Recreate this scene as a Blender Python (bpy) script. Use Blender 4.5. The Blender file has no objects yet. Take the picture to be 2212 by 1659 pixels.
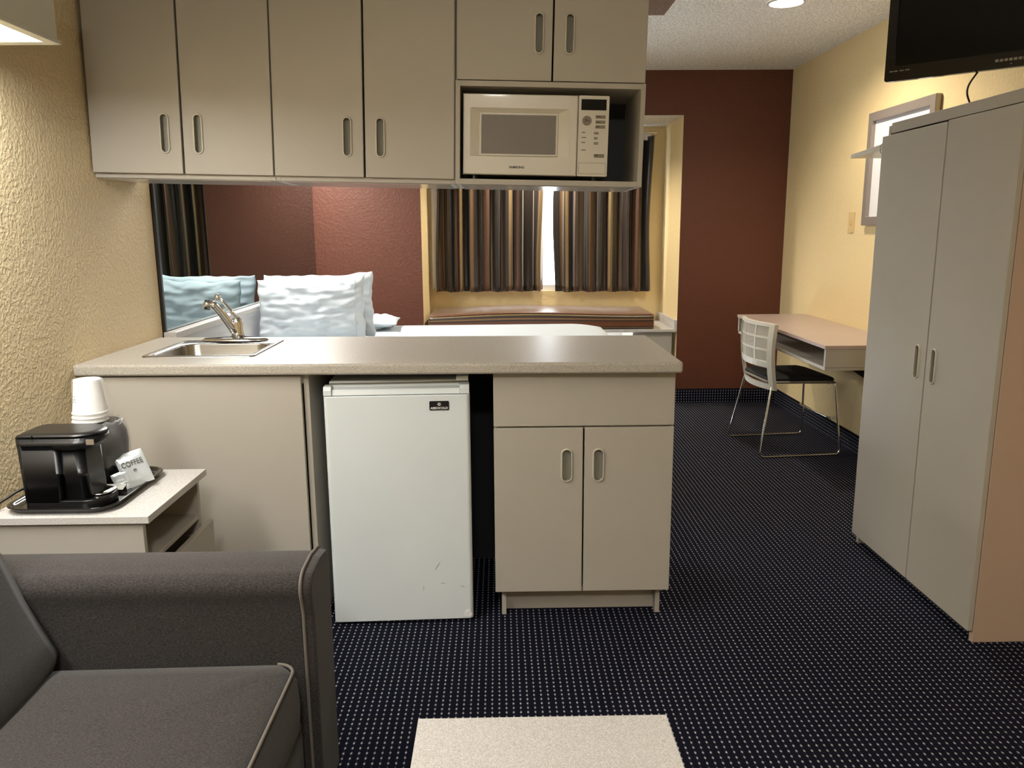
import bpy, bmesh, math, random
from math import sin, cos, pi, radians
from mathutils import Vector, Matrix, noise
random.seed(7)
D = bpy.data
SC = bpy.context.scene
COL = SC.collection

# ------------------------------------------------------------------ camera
YAW, PITCH, ROLL, FPX, CH = .0157, .1926, -.0071, 1720.58, 1.37
fwd = Vector((sin(YAW)*cos(PITCH), cos(YAW)*cos(PITCH), -sin(PITCH)))
rgt = Vector((cos(YAW), -sin(YAW), 0)); upv = rgt.cross(fwd)
r2 = rgt*cos(ROLL) + upv*sin(ROLL); u2 = -rgt*sin(ROLL) + upv*cos(ROLL)
cam_d = D.cameras.new('camera'); cam = D.objects.new('camera', cam_d); COL.objects.link(cam)
cam_d.sensor_width = 36; cam_d.lens = FPX/2212*36; cam_d.clip_start = .02
m = Matrix.Identity(4)
for i in range(3):
    m[i][0] = r2[i]; m[i][1] = u2[i]; m[i][2] = -fwd[i]
m[2][3] = CH
cam.matrix_world = m
SC.camera = cam

# ------------------------------------------------------------------ world, exposure
W = D.worlds.new('world'); SC.world = W; W.use_nodes = True
W.node_tree.nodes['Background'].inputs[0].default_value = (.86, .93, 1, 1)
W.node_tree.nodes['Background'].inputs[1].default_value = 15.0
SC.view_settings.view_transform = 'Standard'
SC.view_settings.look = 'None'
SC.view_settings.gamma = 1
SC.view_settings.use_curve_mapping = False
SC.view_settings.exposure = 0.0
# lamp strengths (the lamps themselves are built with their fixtures further down)
E_VALANCE = 34.0        # long wall light over the sofa
E_BEDLIGHT = 44.0       # wall light over the bed
E_DOWN = 50.0          # recessed ceiling light, visible disc
P_DOWN = 74.0          # its beam
E_FILL = 130.0         # fill lamp added behind the camera to lift the upper doors
P_BAY_FILL = 88.0     # unseen lamp added to brighten the window bay and curtains

# ------------------------------------------------------------------ materials
def lin(c):
    return tuple(((x/255)/12.92 if x/255 <= .04045 else ((x/255+.055)/1.055)**2.4) for x in c)
def mat(name, col, rough=.5, metal=0, spec=.5, bump=None, coat=0, sheen=0, emit=None, alpha=None, trans=0, var=None):
    """col sRGB 0-255; bump=(scale,strength,detail); var=(scale,amount) small colour mottling"""
    M = D.materials.new(name); M.use_nodes = True
    nt = M.node_tree; b = nt.nodes['Principled BSDF']
    c = lin(col)
    b.inputs['Base Color'].default_value = (*c, 1)
    b.inputs['Roughness'].default_value = rough
    b.inputs['Metallic'].default_value = metal
    b.inputs['Specular IOR Level'].default_value = spec
    if coat: b.inputs['Coat Weight'].default_value = coat
    if sheen:
        b.inputs['Sheen Weight'].default_value = sheen
    if trans: b.inputs['Transmission Weight'].default_value = trans
    if alpha is not None: b.inputs['Alpha'].default_value = alpha
    if emit:
        b.inputs['Emission Color'].default_value = (*emit[0], 1); b.inputs['Emission Strength'].default_value = emit[1]
    if bump or var:
        tc = nt.nodes.new('ShaderNodeTexCoord')
    if bump:
        n = nt.nodes.new('ShaderNodeTexNoise'); n.inputs['Scale'].default_value = bump[0]; n.inputs['Detail'].default_value = bump[2] if len(bump) > 2 else 3
        nt.links.new(tc.outputs['Object'], n.inputs['Vector'])
        src = n.outputs['Fac']
        if len(bump) > 3:   # plateau like a knockdown finish
            r = nt.nodes.new('ShaderNodeValToRGB'); r.color_ramp.elements[0].position = bump[3]; r.color_ramp.elements[1].position = bump[4]
            nt.links.new(src, r.inputs[0]); src = r.outputs[0]
        bp = nt.nodes.new('ShaderNodeBump'); bp.inputs['Strength'].default_value = bump[1]; bp.inputs['Distance'].default_value = .004
        nt.links.new(src, bp.inputs['Height']); nt.links.new(bp.outputs[0], b.inputs['Normal'])
    if var:
        n = nt.nodes.new('ShaderNodeTexNoise'); n.inputs['Scale'].default_value = var[0]; n.inputs['Detail'].default_value = 4
        nt.links.new(tc.outputs['Object'], n.inputs['Vector'])
        r = nt.nodes.new('ShaderNodeValToRGB')
        a = var[1]
        r.color_ramp.elements[0].position = .35; r.color_ramp.elements[1].position = .65
        r.color_ramp.elements[0].color = (*[max(0, x*(1-a)) for x in c], 1)
        r.color_ramp.elements[1].color = (*[min(1, x*(1+a)) for x in c], 1)
        nt.links.new(n.outputs['Fac'], r.inputs[0]); nt.links.new(r.outputs[0], b.inputs['Base Color'])
    return M

def emis(name, col, strength):
    M = D.materials.new(name); M.use_nodes = True; nt = M.node_tree
    nt.nodes.clear(); e = nt.nodes.new('ShaderNodeEmission'); o = nt.nodes.new('ShaderNodeOutputMaterial')
    e.inputs[0].default_value = (*col, 1); e.inputs[1].default_value = strength
    nt.links.new(e.outputs[0], o.inputs[0]); return M

def carpet_mat(name, wall=False):
    M = D.materials.new(name); M.use_nodes = True; nt = M.node_tree; b = nt.nodes['Principled BSDF']
    L = nt.links.new
    tc = nt.nodes.new('ShaderNodeTexCoord'); sx = nt.nodes.new('ShaderNodeSeparateXYZ')
    wob = nt.nodes.new('ShaderNodeTexNoise'); wob.inputs['Scale'].default_value = 3
    L(tc.outputs['Object'], sx.inputs[0])
    def mth(op, a, bb=None, cc=None):
        n = nt.nodes.new('ShaderNodeMath'); n.operation = op
        for i, v in enumerate((a, bb, cc)):
            if v is None: continue
            if isinstance(v, (int, float)): n.inputs[i].default_value = v
            else: L(v, n.inputs[i])
        return n.outputs[0]
    X, Y, Z = sx.outputs[0], sx.outputs[1], sx.outputs[2]
    if wall:
        X = mth('ADD', X, Y); Y = Z
    nf = nt.nodes.new('ShaderNodeTexNoise'); nf.inputs['Scale'].default_value = 60; L(tc.outputs['Object'], nf.inputs['Vector'])
    jit = mth('MULTIPLY', mth('SUBTRACT', nf.outputs['Fac'], .5), .10)
    u = mth('FRACT', mth('ADD', mth('DIVIDE', X, .0208), mth('ADD', jit, 100)))
    v = mth('FRACT', mth('ADD', mth('DIVIDE', Y, .0215), mth('ADD', jit, 100)))
    du = mth('MULTIPLY', mth('SUBTRACT', u, .5), 1/.135)
    dv = mth('MULTIPLY', mth('SUBTRACT', v, .5), 1/.22)
    d = mth('SQRT', mth('ADD', mth('POWER', mth('ABSOLUTE', du), 2), mth('POWER', mth('ABSOLUTE', dv), 2)))
    dot = nt.nodes.new('ShaderNodeMapRange'); dot.inputs[1].default_value = 1.25; dot.inputs[2].default_value = .6
    L(d, dot.inputs[0])
    line = nt.nodes.new('ShaderNodeMapRange'); line.inputs[1].default_value = .5; line.inputs[2].default_value = .2; line.inputs[4].default_value = .12
    L(mth('ABSOLUTE', du), line.inputs[0])
    fac = mth('MAXIMUM', dot.outputs[0], mth('MULTIPLY', line.outputs[0], nf.outputs['Fac']))
    n2 = nt.nodes.new('ShaderNodeTexNoise'); n2.inputs['Scale'].default_value = 400; L(tc.outputs['Object'], n2.inputs['Vector'])
    r = nt.nodes.new('ShaderNodeValToRGB'); r.color_ramp.elements[0].color = (*lin((9, 10, 20)), 1); r.color_ramp.elements[1].color = (*lin((22, 24, 42)), 1)
    r.color_ramp.elements[0].position = .3; r.color_ramp.elements[1].position = .7
    L(n2.outputs['Fac'], r.inputs[0])
    mx = nt.nodes.new('ShaderNodeMix'); mx.data_type = 'RGBA'
    L(fac, mx.inputs[0]); L(r.outputs[0], mx.inputs[6]); mx.inputs[7].default_value = (*lin((172, 172, 176)), 1)
    L(mx.outputs[2], b.inputs['Base Color'])
    b.inputs['Roughness'].default_value = .95; b.inputs['Specular IOR Level'].default_value = .1
    bp = nt.nodes.new('ShaderNodeBump'); bp.inputs['Strength'].default_value = .5; bp.inputs['Distance'].default_value = .003
    L(mth('ADD', n2.outputs['Fac'], fac), bp.inputs['Height']); L(bp.outputs[0], b.inputs['Normal'])
    return M

def stripe_mat(name, axis, stops, period, rough=.38, weave=True):
    """fabric striped along one UV/object axis. stops: list of (pos,(r,g,b))"""
    M = D.materials.new(name); M.use_nodes = True; nt = M.node_tree; b = nt.nodes['Principled BSDF']; L = nt.links.new
    tc = nt.nodes.new('ShaderNodeTexCoord'); sx = nt.nodes.new('ShaderNodeSeparateXYZ')
    L(tc.outputs['UV'], sx.inputs[0])
    dv = nt.nodes.new('ShaderNodeMath'); dv.operation = 'DIVIDE'; dv.inputs[1].default_value = period; L(sx.outputs[axis], dv.inputs[0])
    fr = nt.nodes.new('ShaderNodeMath'); fr.operation = 'FRACT'; L(dv.outputs[0], fr.inputs[0])
    r = nt.nodes.new('ShaderNodeValToRGB'); r.color_ramp.interpolation = 'CONSTANT'
    e = r.color_ramp.elements
    while len(e) > 1: e.remove(e[-1])
    e[0].position = stops[0][0]; e[0].color = (*lin(stops[0][1]), 1)
    for p, c in stops[1:]:
        q = e.new(p); q.color = (*lin(c), 1)
    L(fr.outputs[0], r.inputs[0])
    # fine zigzag weave
    wv = nt.nodes.new('ShaderNodeTexWave'); wv.wave_type = 'BANDS'; wv.bands_direction = 'DIAGONAL'; wv.inputs['Scale'].default_value = 34; wv.inputs['Distortion'].default_value = 1.2
    L(tc.outputs['UV'], wv.inputs['Vector'])
    mx = nt.nodes.new('ShaderNodeMix'); mx.data_type = 'RGBA'; mx.blend_type = 'MULTIPLY'; mx.inputs[0].default_value = .55
    L(r.outputs[0], mx.inputs[6]); L(wv.outputs['Color'], mx.inputs[7]); L(mx.outputs[2], b.inputs['Base Color'])
    b.inputs['Roughness'].default_value = rough; b.inputs['Sheen Weight'].default_value = .2; b.inputs['Specular IOR Level'].default_value = .6
    bp = nt.nodes.new('ShaderNodeBump'); bp.inputs['Strength'].default_value = .15; bp.inputs['Distance'].default_value = .002
    L(wv.outputs['Fac'], bp.inputs['Height']); L(bp.outputs[0], b.inputs['Normal'])
    return M

def speckle_mat(name, col, dark, rough, amt=.25, scale=900, spec=.5):
    M = mat(name, col, rough, spec=spec); nt = M.node_tree; b = nt.nodes['Principled BSDF']; L = nt.links.new
    tc = nt.nodes.new('ShaderNodeTexCoord'); n = nt.nodes.new('ShaderNodeTexNoise'); n.inputs['Scale'].default_value = scale; n.inputs['Detail'].default_value = 2
    L(tc.outputs['Object'], n.inputs['Vector'])
    r = nt.nodes.new('ShaderNodeValToRGB'); r.color_ramp.elements[0].position = .36; r.color_ramp.elements[1].position = .36+amt
    r.color_ramp.elements[0].color = (*lin(dark), 1); r.color_ramp.elements[1].color = (*lin(col), 1)
    L(n.outputs['Fac'], r.inputs[0]); L(r.outputs[0], b.inputs['Base Color']); return M

def fabric_mat(name, c1, c2, scale=260):
    M = mat(name, c1, .9, spec=.2, sheen=.15); nt = M.node_tree; b = nt.nodes['Principled BSDF']; L = nt.links.new
    tc = nt.nodes.new('ShaderNodeTexCoord'); mp = nt.nodes.new('ShaderNodeMapping'); mp.inputs['Scale'].default_value = (.35, 1, 1)
    n = nt.nodes.new('ShaderNodeTexNoise'); n.inputs['Scale'].default_value = scale; n.inputs['Detail'].default_value = 4
    L(tc.outputs['Object'], mp.inputs[0]); L(mp.outputs[0], n.inputs['Vector'])
    r = nt.nodes.new('ShaderNodeValToRGB'); r.color_ramp.elements[0].position = .35; r.color_ramp.elements[1].position = .68
    r.color_ramp.elements[0].color = (*lin(c1), 1); r.color_ramp.elements[1].color = (*lin(c2), 1)
    L(n.outputs['Fac'], r.inputs[0]); L(r.outputs[0], b.inputs['Base Color'])
    bp = nt.nodes.new('ShaderNodeBump'); bp.inputs['Strength'].default_value = .35; bp.inputs['Distance'].default_value = .002
    L(n.outputs['Fac'], bp.inputs['Height']); L(bp.outputs[0], b.inputs['Normal']); return M

TAUPE = (178, 172, 161)
M = {}
M['wall_cream_left'] = mat('wall_cream_left', (224, 206, 168), .65, bump=(85, .5, 3, .42, .62))
M['wall_cream'] = mat('wall_cream', (236, 212, 160), .7, bump=(70, .3, 4, .42, .62))
M['wall_brown'] = mat('wall_brown', (96, 52, 34), .5, spec=.45, bump=(60, .28, 4, .42, .62))
M['ceiling'] = mat('ceiling', (238, 233, 226), .9, bump=(85, 2.5, 3), var=(85, .22))
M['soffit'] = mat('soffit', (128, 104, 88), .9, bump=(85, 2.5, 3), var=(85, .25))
M['carpet'] = carpet_mat('carpet'); M['carpet_base'] = carpet_mat('carpet_base', True)
M['laminate'] = mat('laminate', TAUPE, .45, spec=.4, var=(1.3, .02))
M['laminate_warm'] = mat('laminate_warm', (188, 164, 146), .5, spec=.4)
M['laminate_under'] = mat('laminate_under', (206, 204, 204), .16, spec=.7)
M['handle_plastic'] = mat('handle_plastic', (196, 190, 174), .35)
M['handle_pocket'] = mat('handle_pocket', (146, 143, 130), .6)
M['niche_back_shaded'] = mat('niche_back_shaded', (46, 46, 46), .6)  # near-black colour carries the shade of the unlit niche
M['counter'] = speckle_mat('counter', (190, 184, 173), (148, 141, 130), .38, .25, 420, .38)
M['white_top'] = speckle_mat('white_top', (214, 211, 207), (176, 172, 168), .35, .3, 420)
M['desk_top'] = mat('desk_top', (184, 164, 156), .3, var=(2, .02))
M['steel'] = mat('steel', (178, 176, 172), .26, 1, bump=(300, .03))
M['chrome'] = mat('chrome', (225, 225, 225), .12, 1)
M['white_metal'] = mat('white_metal', (222, 229, 231), .4, bump=(4, .06), var=(3, .02))
M['white_plastic'] = mat('white_plastic', (214, 208, 194), .3, coat=.2)
M['grey_window'] = mat('grey_window', (118, 110, 100), .42, spec=.5)
M['print_grey'] = mat('print_grey', (132, 122, 108), .5)
M['print_dark'] = mat('print_dark', (66, 60, 54), .5)
M['black_glass'] = mat('black_glass', (5, 6, 8), .1, spec=.35)
M['black_plastic'] = mat('black_plastic', (16, 16, 18), .33)
M['black_gloss'] = mat('black_gloss', (10, 10, 12), .12, coat=.4)
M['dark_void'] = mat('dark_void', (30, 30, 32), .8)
M['sofa'] = fabric_mat('sofa', (34, 32, 31), (70, 65, 63), 620)
M['sofa_piping'] = mat('sofa_piping', (108, 101, 94), .8)
M['linen'] = mat('linen', (200, 208, 214), .75, spec=.25, bump=(30, .12, 3), sheen=.1)
M['mirror'] = mat('mirror', (146, 162, 164), .012, 1)
M['black_edge'] = mat('black_edge', (22, 22, 22), .4)
M['silver_frame'] = mat('silver_frame', (158, 148, 140), .35, .35)
M['mat_board'] = mat('mat_board', (236, 234, 238), .5)
M['ivory'] = mat('ivory', (222, 194, 140), .4)
M['paper'] = mat('paper', (240, 240, 238), .6)
M['cup_wrap'] = mat('cup_wrap', (250, 250, 250), .08, alpha=.16, spec=.8, bump=(60, .8))
M['foil'] = mat('foil', (200, 206, 208), .3, .25, bump=(35, .35))
M['print_blue'] = mat('print_blue', (130, 140, 180), .5)
M['window_frame'] = mat('window_frame', (226, 224, 220), .4)
M['lining'] = mat('lining', (226, 222, 222), .8)
M['rod'] = mat('rod', (220, 206, 170), .35)
M['curtain'] = stripe_mat('curtain', 0, [(0, (44, 36, 32)), (.15, (118, 90, 60)), (.25, (56, 46, 42)), (.36, (142, 116, 76)), (.46, (42, 38, 38)), (.60, (104, 70, 52)), (.70, (70, 56, 48)), (.82, (150, 124, 82)), (.90, (42, 38, 36))], .44, .28)
M['cushion'] = stripe_mat('cushion', 1, [(0, (136, 84, 52)), (.18, (84, 52, 36)), (.30, (168, 140, 92)), (.42, (60, 42, 34)), (.58, (150, 112, 70)), (.70, (58, 42, 36)), (.80, (122, 74, 46))], .10, .34)
M['chair_white'] = mat('chair_white', (206, 200, 186), .45)
M['chair_mesh'] = mat('chair_mesh', (172, 164, 148), .6, bump=(900, .3))
M['seat_black'] = mat('seat_black', (16, 15, 17), .75)
M['glass'] = mat('glass', (245, 250, 255), .02, trans=1)
M['lens_cool'] = emis('lens_cool', (1, .98, .93), E_VALANCE)
M['lens_bed'] = emis('lens_bed', (1, .95, .89), E_BEDLIGHT)
M['lens_fill'] = emis('lens_fill', (1, .97, .93), E_FILL)
M['lens_down'] = emis('lens_down', (1, .93, .84), E_DOWN)
M['fixture_white'] = mat('fixture_white', (206, 204, 192), .5)
M['drip_grey'] = mat('drip_grey', (150, 150, 150), .3, .6)
M['clear_plastic'] = mat('clear_plastic', (190, 190, 190), .1, alpha=.22, spec=.8)
M['nest_dark'] = mat('nest_dark', (92, 84, 74), .6)

# ------------------------------------------------------------------ mesh helpers
class MB:
    def __init__(s): s.bm = bmesh.new(); s.uv = None
    def box(s, x0, x1, y0, y1, z0, z1, rz=0, c=None):
        vs = [(x, y, z) for x in (x0, x1) for y in (y0, y1) for z in (z0, z1)]
        v = [s.bm.verts.new(p) for p in vs]
        for f in ((0, 1, 3, 2), (4, 6, 7, 5), (0, 4, 5, 1), (2, 3, 7, 6), (0, 2, 6, 4), (1, 5, 7, 3)):
            s.bm.faces.new([v[i] for i in f])
        return s
    def prism(s, pts, axis, a0, a1):
        """pts: 2-D outline; axis 'x': (y,z), 'y': (x,z), 'z': (x,y)"""
        def mk(p, a):
            return {'x': (a, p[0], p[1]), 'y': (p[0], a, p[1]), 'z': (p[0], p[1], a)}[axis]
        A = [s.bm.verts.new(mk(p, a0)) for p in pts]; B = [s.bm.verts.new(mk(p, a1)) for p in pts]
        n = len(pts)
        for i in range(n): s.bm.faces.new((A[i], A[(i+1) % n], B[(i+1) % n], B[i]))
        s.bm.faces.new(A[::-1]); s.bm.faces.new(B); return s
    def loft(s, rings, cap=True, closed=True):
        R = [[s.bm.verts.new(p) for p in r] for r in rings]
        n = len(R[0])
        for a, b in zip(R, R[1:]):
            for i in range(n if closed else n-1):
                s.bm.faces.new((a[i], a[(i+1) % n], b[(i+1) % n], b[i]))
        if cap and closed: s.bm.faces.new(R[0][::-1]); s.bm.faces.new(R[-1])
        return s
    def lathe(s, prof, cx, cy, n=32, cap=True):
        rings = [[(cx+r*cos(2*pi*i/n), cy+r*sin(2*pi*i/n), z) for i in range(n)] for r, z in prof]
        return s.loft(rings, cap)
    def tube(s, pts, r, n=10, cap=True):
        pts = [Vector(p) for p in pts]; rings = []
        prev = None
        for i, p in enumerate(pts):
            t = (pts[min(i+1, len(pts)-1)] - pts[max(i-1, 0)]).normalized()
            if prev is None:
                a = t.orthogonal().normalized()
            else:
                a = (prev - t*prev.dot(t)).normalized()
            prev = a; b = t.cross(a)
            rr = r[i] if isinstance(r, (list, tuple)) else r
            rings.append([p + a*rr*cos(2*pi*k/n) + b*rr*sin(2*pi*k/n) for k in range(n)])
        return s.loft(rings, cap)
    def slab(s, outer, holes, axis, a0, a1):
        """flat plate with holes, extruded from a0 to a1 along axis"""
        def mk(p, a):
            return {'x': (a, p[0], p[1]), 'y': (p[0], a, p[1]), 'z': (p[0], p[1], a)}[axis]
        b2 = bmesh.new(); edges = []
        for lp in [outer]+holes:
            vs = [b2.verts.new(mk(p, a0)) for p in lp]
            edges += [b2.edges.new((vs[i], vs[(i+1) % len(vs)])) for i in range(len(vs))]
        bmesh.ops.triangle_fill(b2, use_beauty=True, use_dissolve=False, edges=edges)
        g = bmesh.ops.extrude_face_region(b2, geom=b2.faces[:])
        dv = Vector(mk((0, 0), a1)) - Vector(mk((0, 0), a0))
        bmesh.ops.translate(b2, vec=dv, verts=[v for v in g['geom'] if isinstance(v, bmesh.types.BMVert)])
        me = D.meshes.new('t'); b2.to_mesh(me); s.bm.from_mesh(me); D.meshes.remove(me); b2.free(); return s
    def xf(s, mtx): bmesh.ops.transform(s.bm, matrix=mtx, verts=s.bm.verts[:]); return s
    def build(s, name, m, parent=None, bevel=0, smooth=False, seg=2, sub=0, org=None):
        bmesh.ops.recalc_face_normals(s.bm, faces=s.bm.faces[:])
        me = D.meshes.new(name); 
        o = D.objects.new(name, me)
        root = parent
        while root is not None and root.parent: root = root.parent
        off = Vector(root['_loc']) if root is not None and '_loc' in root else Vector((0, 0, 0))
        if root is None and org is not None: off = Vector(org)
        bmesh.ops.translate(s.bm, vec=-off, verts=s.bm.verts[:])
        s.bm.to_mesh(me); s.bm.free()
        me.materials.append(m)
        COL.objects.link(o)
        if parent is not None: o.parent = parent
        elif org is not None: o.location = org
        if smooth:
            for p in me.polygons: p.use_smooth = True
        if bevel:
            b = o.modifiers.new('bevel', 'BEVEL'); b.width = bevel; b.segments = seg; b.limit_method = 'ANGLE'; b.angle_limit = radians(40)
            b.harden_normals = False
        if sub:
            q = o.modifiers.new('sub', 'SUBSURF'); q.levels = sub; q.render_levels = sub
        if smooth and not sub:
            try:
                o.modifiers.new('wn', 'WEIGHTED_NORMAL')
            except Exception: pass
        return o

def thing(name, label, cat, loc, group=None, rot=(0, 0, 0)):
    o = D.objects.new(name, None); COL.objects.link(o); o.empty_display_size = .05
    o.location = loc; o.rotation_euler = rot; o['_loc'] = list(loc)
    o['label'] = label; o['category'] = cat
    if group: o['group'] = group
    return o
def tag(o, label, cat, group=None, kind=None):
    o['label'] = label; o['category'] = cat
    if group: o['group'] = group
    if kind: o['kind'] = kind
    return o
def struct(o, label=None, cat=None):
    o['kind'] = 'structure'
    if label: o['label'] = label
    if cat: o['category'] = cat
    return o
def stadium(cx, cz, w, h, n=8, inset=0):
    r = w/2-inset; k = h/2-w/2
    pts = [(cx+r*cos(pi*i/n), cz+k+r*sin(pi*i/n)) for i in range(n+1)]
    pts += [(cx+r*cos(pi+pi*i/n), cz-k+r*sin(pi+pi*i/n)) for i in range(n+1)]
    return pts
def rrect(x0, x1, y0, y1, r, n=5):
    out = []
    for cx, cy, a in ((x1-r, y1-r, 0), (x0+r, y1-r, pi/2), (x0+r, y0+r, pi), (x1-r, y0+r, 3*pi/2)):
        out += [(cx+r*cos(a+pi/2*i/n), cy+r*sin(a+pi/2*i/n)) for i in range(n+1)]
    return out
def text(name, s, size, m, parent, origin, xdir, ydir, depth=.0006, bold=0, stretch=1):
    """lettering as a thin mesh lying in the plane spanned by xdir, ydir, centred at origin (world coords)"""
    c = D.curves.new(name, 'FONT'); c.body = s; c.size = size; c.extrude = depth; c.align_x = 'CENTER'; c.align_y = 'CENTER'; c.offset = bold
    t = D.objects.new('tmp', c); COL.objects.link(t)
    bpy.context.view_layer.update()
    me = D.meshes.new_from_object(t.evaluated_get(bpy.context.evaluated_depsgraph_get()))
    D.objects.remove(t); D.curves.remove(c)
    xd = Vector(xdir).normalized(); yd = Vector(ydir).normalized(); zd = xd.cross(yd)
    mt = Matrix.Identity(4)
    for i in range(3): mt[i][0] = xd[i]*stretch; mt[i][1] = yd[i]; mt[i][2] = zd[i]; mt[i][3] = origin[i]
    b = MB(); b.bm.from_mesh(me); D.meshes.remove(me); b.xf(mt)
    return b.build(name, m, parent)

# ------------------------------------------------------------------ room shell
XL, XR, YB, ZC = -1.404, 2.19, 6.175, 2.508
YF = -2.6
RX0, RX1, RY, RZ = -.585, 1.39, 6.84, 2.19       # window bay
MB().box(XL-.15, XR+.15, YF-.15, RY+.3, -.12, 0)
b = MB(); b.box(XL-.15, XR+.15, YF-.15, YB+.12, -.12, 0); struct(b.build('floor', M['carpet']), 'navy blue carpet with rows of small pale dots', 'carpet')
b = MB(); b.box(XL-.15, XR+.15, YF-.15, YB+.12, ZC, ZC+.12); struct(b.build('ceiling', M['ceiling']), 'white popcorn textured ceiling', 'ceiling')
b = MB(); b.box(XL-.12, XL, YF, 3.325, 0, ZC); struct(b.build('wall_left', M['wall_cream_left']), 'textured cream wall beside the sofa and counter', 'wall')
b = MB(); b.box(XL-.12, XL, 3.325, YB+.1, 0, ZC); struct(b.build('wall_left_alcove', M['wall_brown']), 'wall behind the mirror at the bed head', 'wall')
b = MB(); b.box(XR, XR+.12, YF, YB+.1, 0, ZC); struct(b.build('wall_right', M['wall_cream']), 'yellow cream wall behind desk and wardrobe', 'wall')
b = MB(); b.box(XL, XR, YF-.12, YF, 0, ZC); struct(b.build('wall_front', M['wall_cream_left']), 'cream wall behind the viewer', 'wall')
bw = MB()
bw.box(XL, RX0, YB, YB+.1, 0, ZC); bw.box(RX1, XR, YB, YB+.1, 0, ZC); bw.box(RX0, RX1, YB, YB+.1, RZ, ZC)
struct(bw.build('wall_back', M['wall_brown']), 'chocolate brown end wall around the window bay', 'wall')
b = MB(); b.box(RX0-.1, RX0, YB+.1, RY+.12, 0, RZ+.1); b.box(RX0-.004, RX0+.001, YB+.001, YB+.1, .6, RZ); struct(b.build('wall_bay_left', M['wall_cream']), 'cream left side of the window bay', 'wall')
b = MB(); b.box(RX1, RX1+.1, YB+.1, RY+.12, 0, RZ+.1); b.box(RX1-.001, RX1+.004, YB+.001, YB+.1, 0, RZ); struct(b.build('wall_bay_right', M['wall_cream']), 'cream right side of the window bay', 'wall')
WX0, WX1, WZ0, WZ1 = -.35, 1.15, .845, 2.10
b = MB(); b.slab([(RX0, 0), (RX1, 0), (RX1, RZ+.1), (RX0, RZ+.1)], [[(WX0, WZ0), (WX1, WZ0), (WX1, WZ1), (WX0, WZ1)]], 'y', RY, RY+.12)
struct(b.build('wall_bay_back', M['wall_cream']), 'cream wall around the window under the curtains', 'wall')
b = MB(); b.box(RX0, RX1, YB+.1, RY, RZ, RZ+.1); b.box(RX0, RX1, YB+.001, YB+.1, RZ-.001, RZ+.003); struct(b.build('ceiling_bay', M['ceiling']), 'white ceiling of the window bay', 'ceiling')
# dropped soffit above the wall cabinets
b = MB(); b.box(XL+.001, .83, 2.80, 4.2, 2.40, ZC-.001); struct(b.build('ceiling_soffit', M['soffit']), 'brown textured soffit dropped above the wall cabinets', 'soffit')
# skirting in carpet
b = MB(); b.box(RX1+.005, XR-.012, YB-.012, YB-.0005, .001, .113); struct(b.build('baseboard_back', M['carpet_base']), 'dotted navy carpet skirting along the brown wall', 'baseboard')
b = MB(); b.box(XR-.012, XR-.0005, 2.95, YB-.0005, .001, .113); struct(b.build('baseboard_right', M['carpet_base']), 'dotted navy carpet skirting along the cream wall', 'baseboard')
# window
w = MB(); fr = .05
w.slab([(WX0, WZ0), (WX1, WZ0), (WX1, WZ1), (WX0, WZ1)], [[(WX0+fr, WZ0+fr), (.20, WZ0+fr), (.20, WZ1-fr), (WX0+fr, WZ1-fr)], [(.24, WZ0+fr), (WX1-fr, WZ0+fr), (WX1-fr, WZ1-fr), (.24, WZ1-fr)]], 'y', RY+.03, RY+.075)
wo = w.build('window_1', M['window_frame']); struct(wo, 'white framed sliding window glowing between the curtains', 'window')
b = MB(); b.box(WX0+fr, WX1-fr, RY+.05, RY+.054, WZ0+fr, WZ1-fr); b.build('window_pane', M['glass'], wo)

# ------------------------------------------------------------------ cabinet parts
def door(parent, axis, u0, u1, z0, z1, face, t, hu=None, hz=None, name='door', hw=.034, hh=.135, mm=None, hlabel=None):
    """door slab in plane 'y' (faces -y) or 'x' (faces -x) with a recessed oval pull"""
    mm = mm or M['laminate']
    b = MB(); out = [(u0, z0), (u1, z0), (u1, z1), (u0, z1)]
    if hu is None:
        b.slab(out, [], axis, face, face+t)
    else:
        b.slab(out, [stadium(hu, hz, hw-.006, hh-.006)], axis, face, face+t)
    d = b.build(name, mm, parent, bevel=.0018)
    if hu is not None:
        h = MB(); o_ = stadium(hu, hz, hw, hh); i_ = stadium(hu, hz, hw-.011, hh-.011)
        def P(p, a): return (p[0], a, p[1]) if axis == 'y' else (a, p[0], p[1])
        m1 = stadium(hu, hz, hw-.004, hh-.004); m2 = stadium(hu, hz, hw-.0095, hh-.0095)
        rings = [[P(p, face+.001) for p in o_], [P(p, face-.004) for p in stadium(hu, hz, hw-.001, hh-.001)], [P(p, face-.006) for p in m1], [P(p, face-.006) for p in m2], [P(p, face-.003) for p in i_], [P(p, face+.0165) for p in i_]]
        h.loft(rings, cap=False)
        h.bm.faces.new(list(h.bm.verts)[-len(i_):])
        ho = h.build('handle', M['handle_plastic'], d, smooth=False)
        ho.data.materials.append(M['handle_pocket'])
        for pl in ho.data.polygons[-1-len(i_):]: pl.material_index = 1
        if hlabel: ho['label'] = hlabel
    return d

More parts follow.
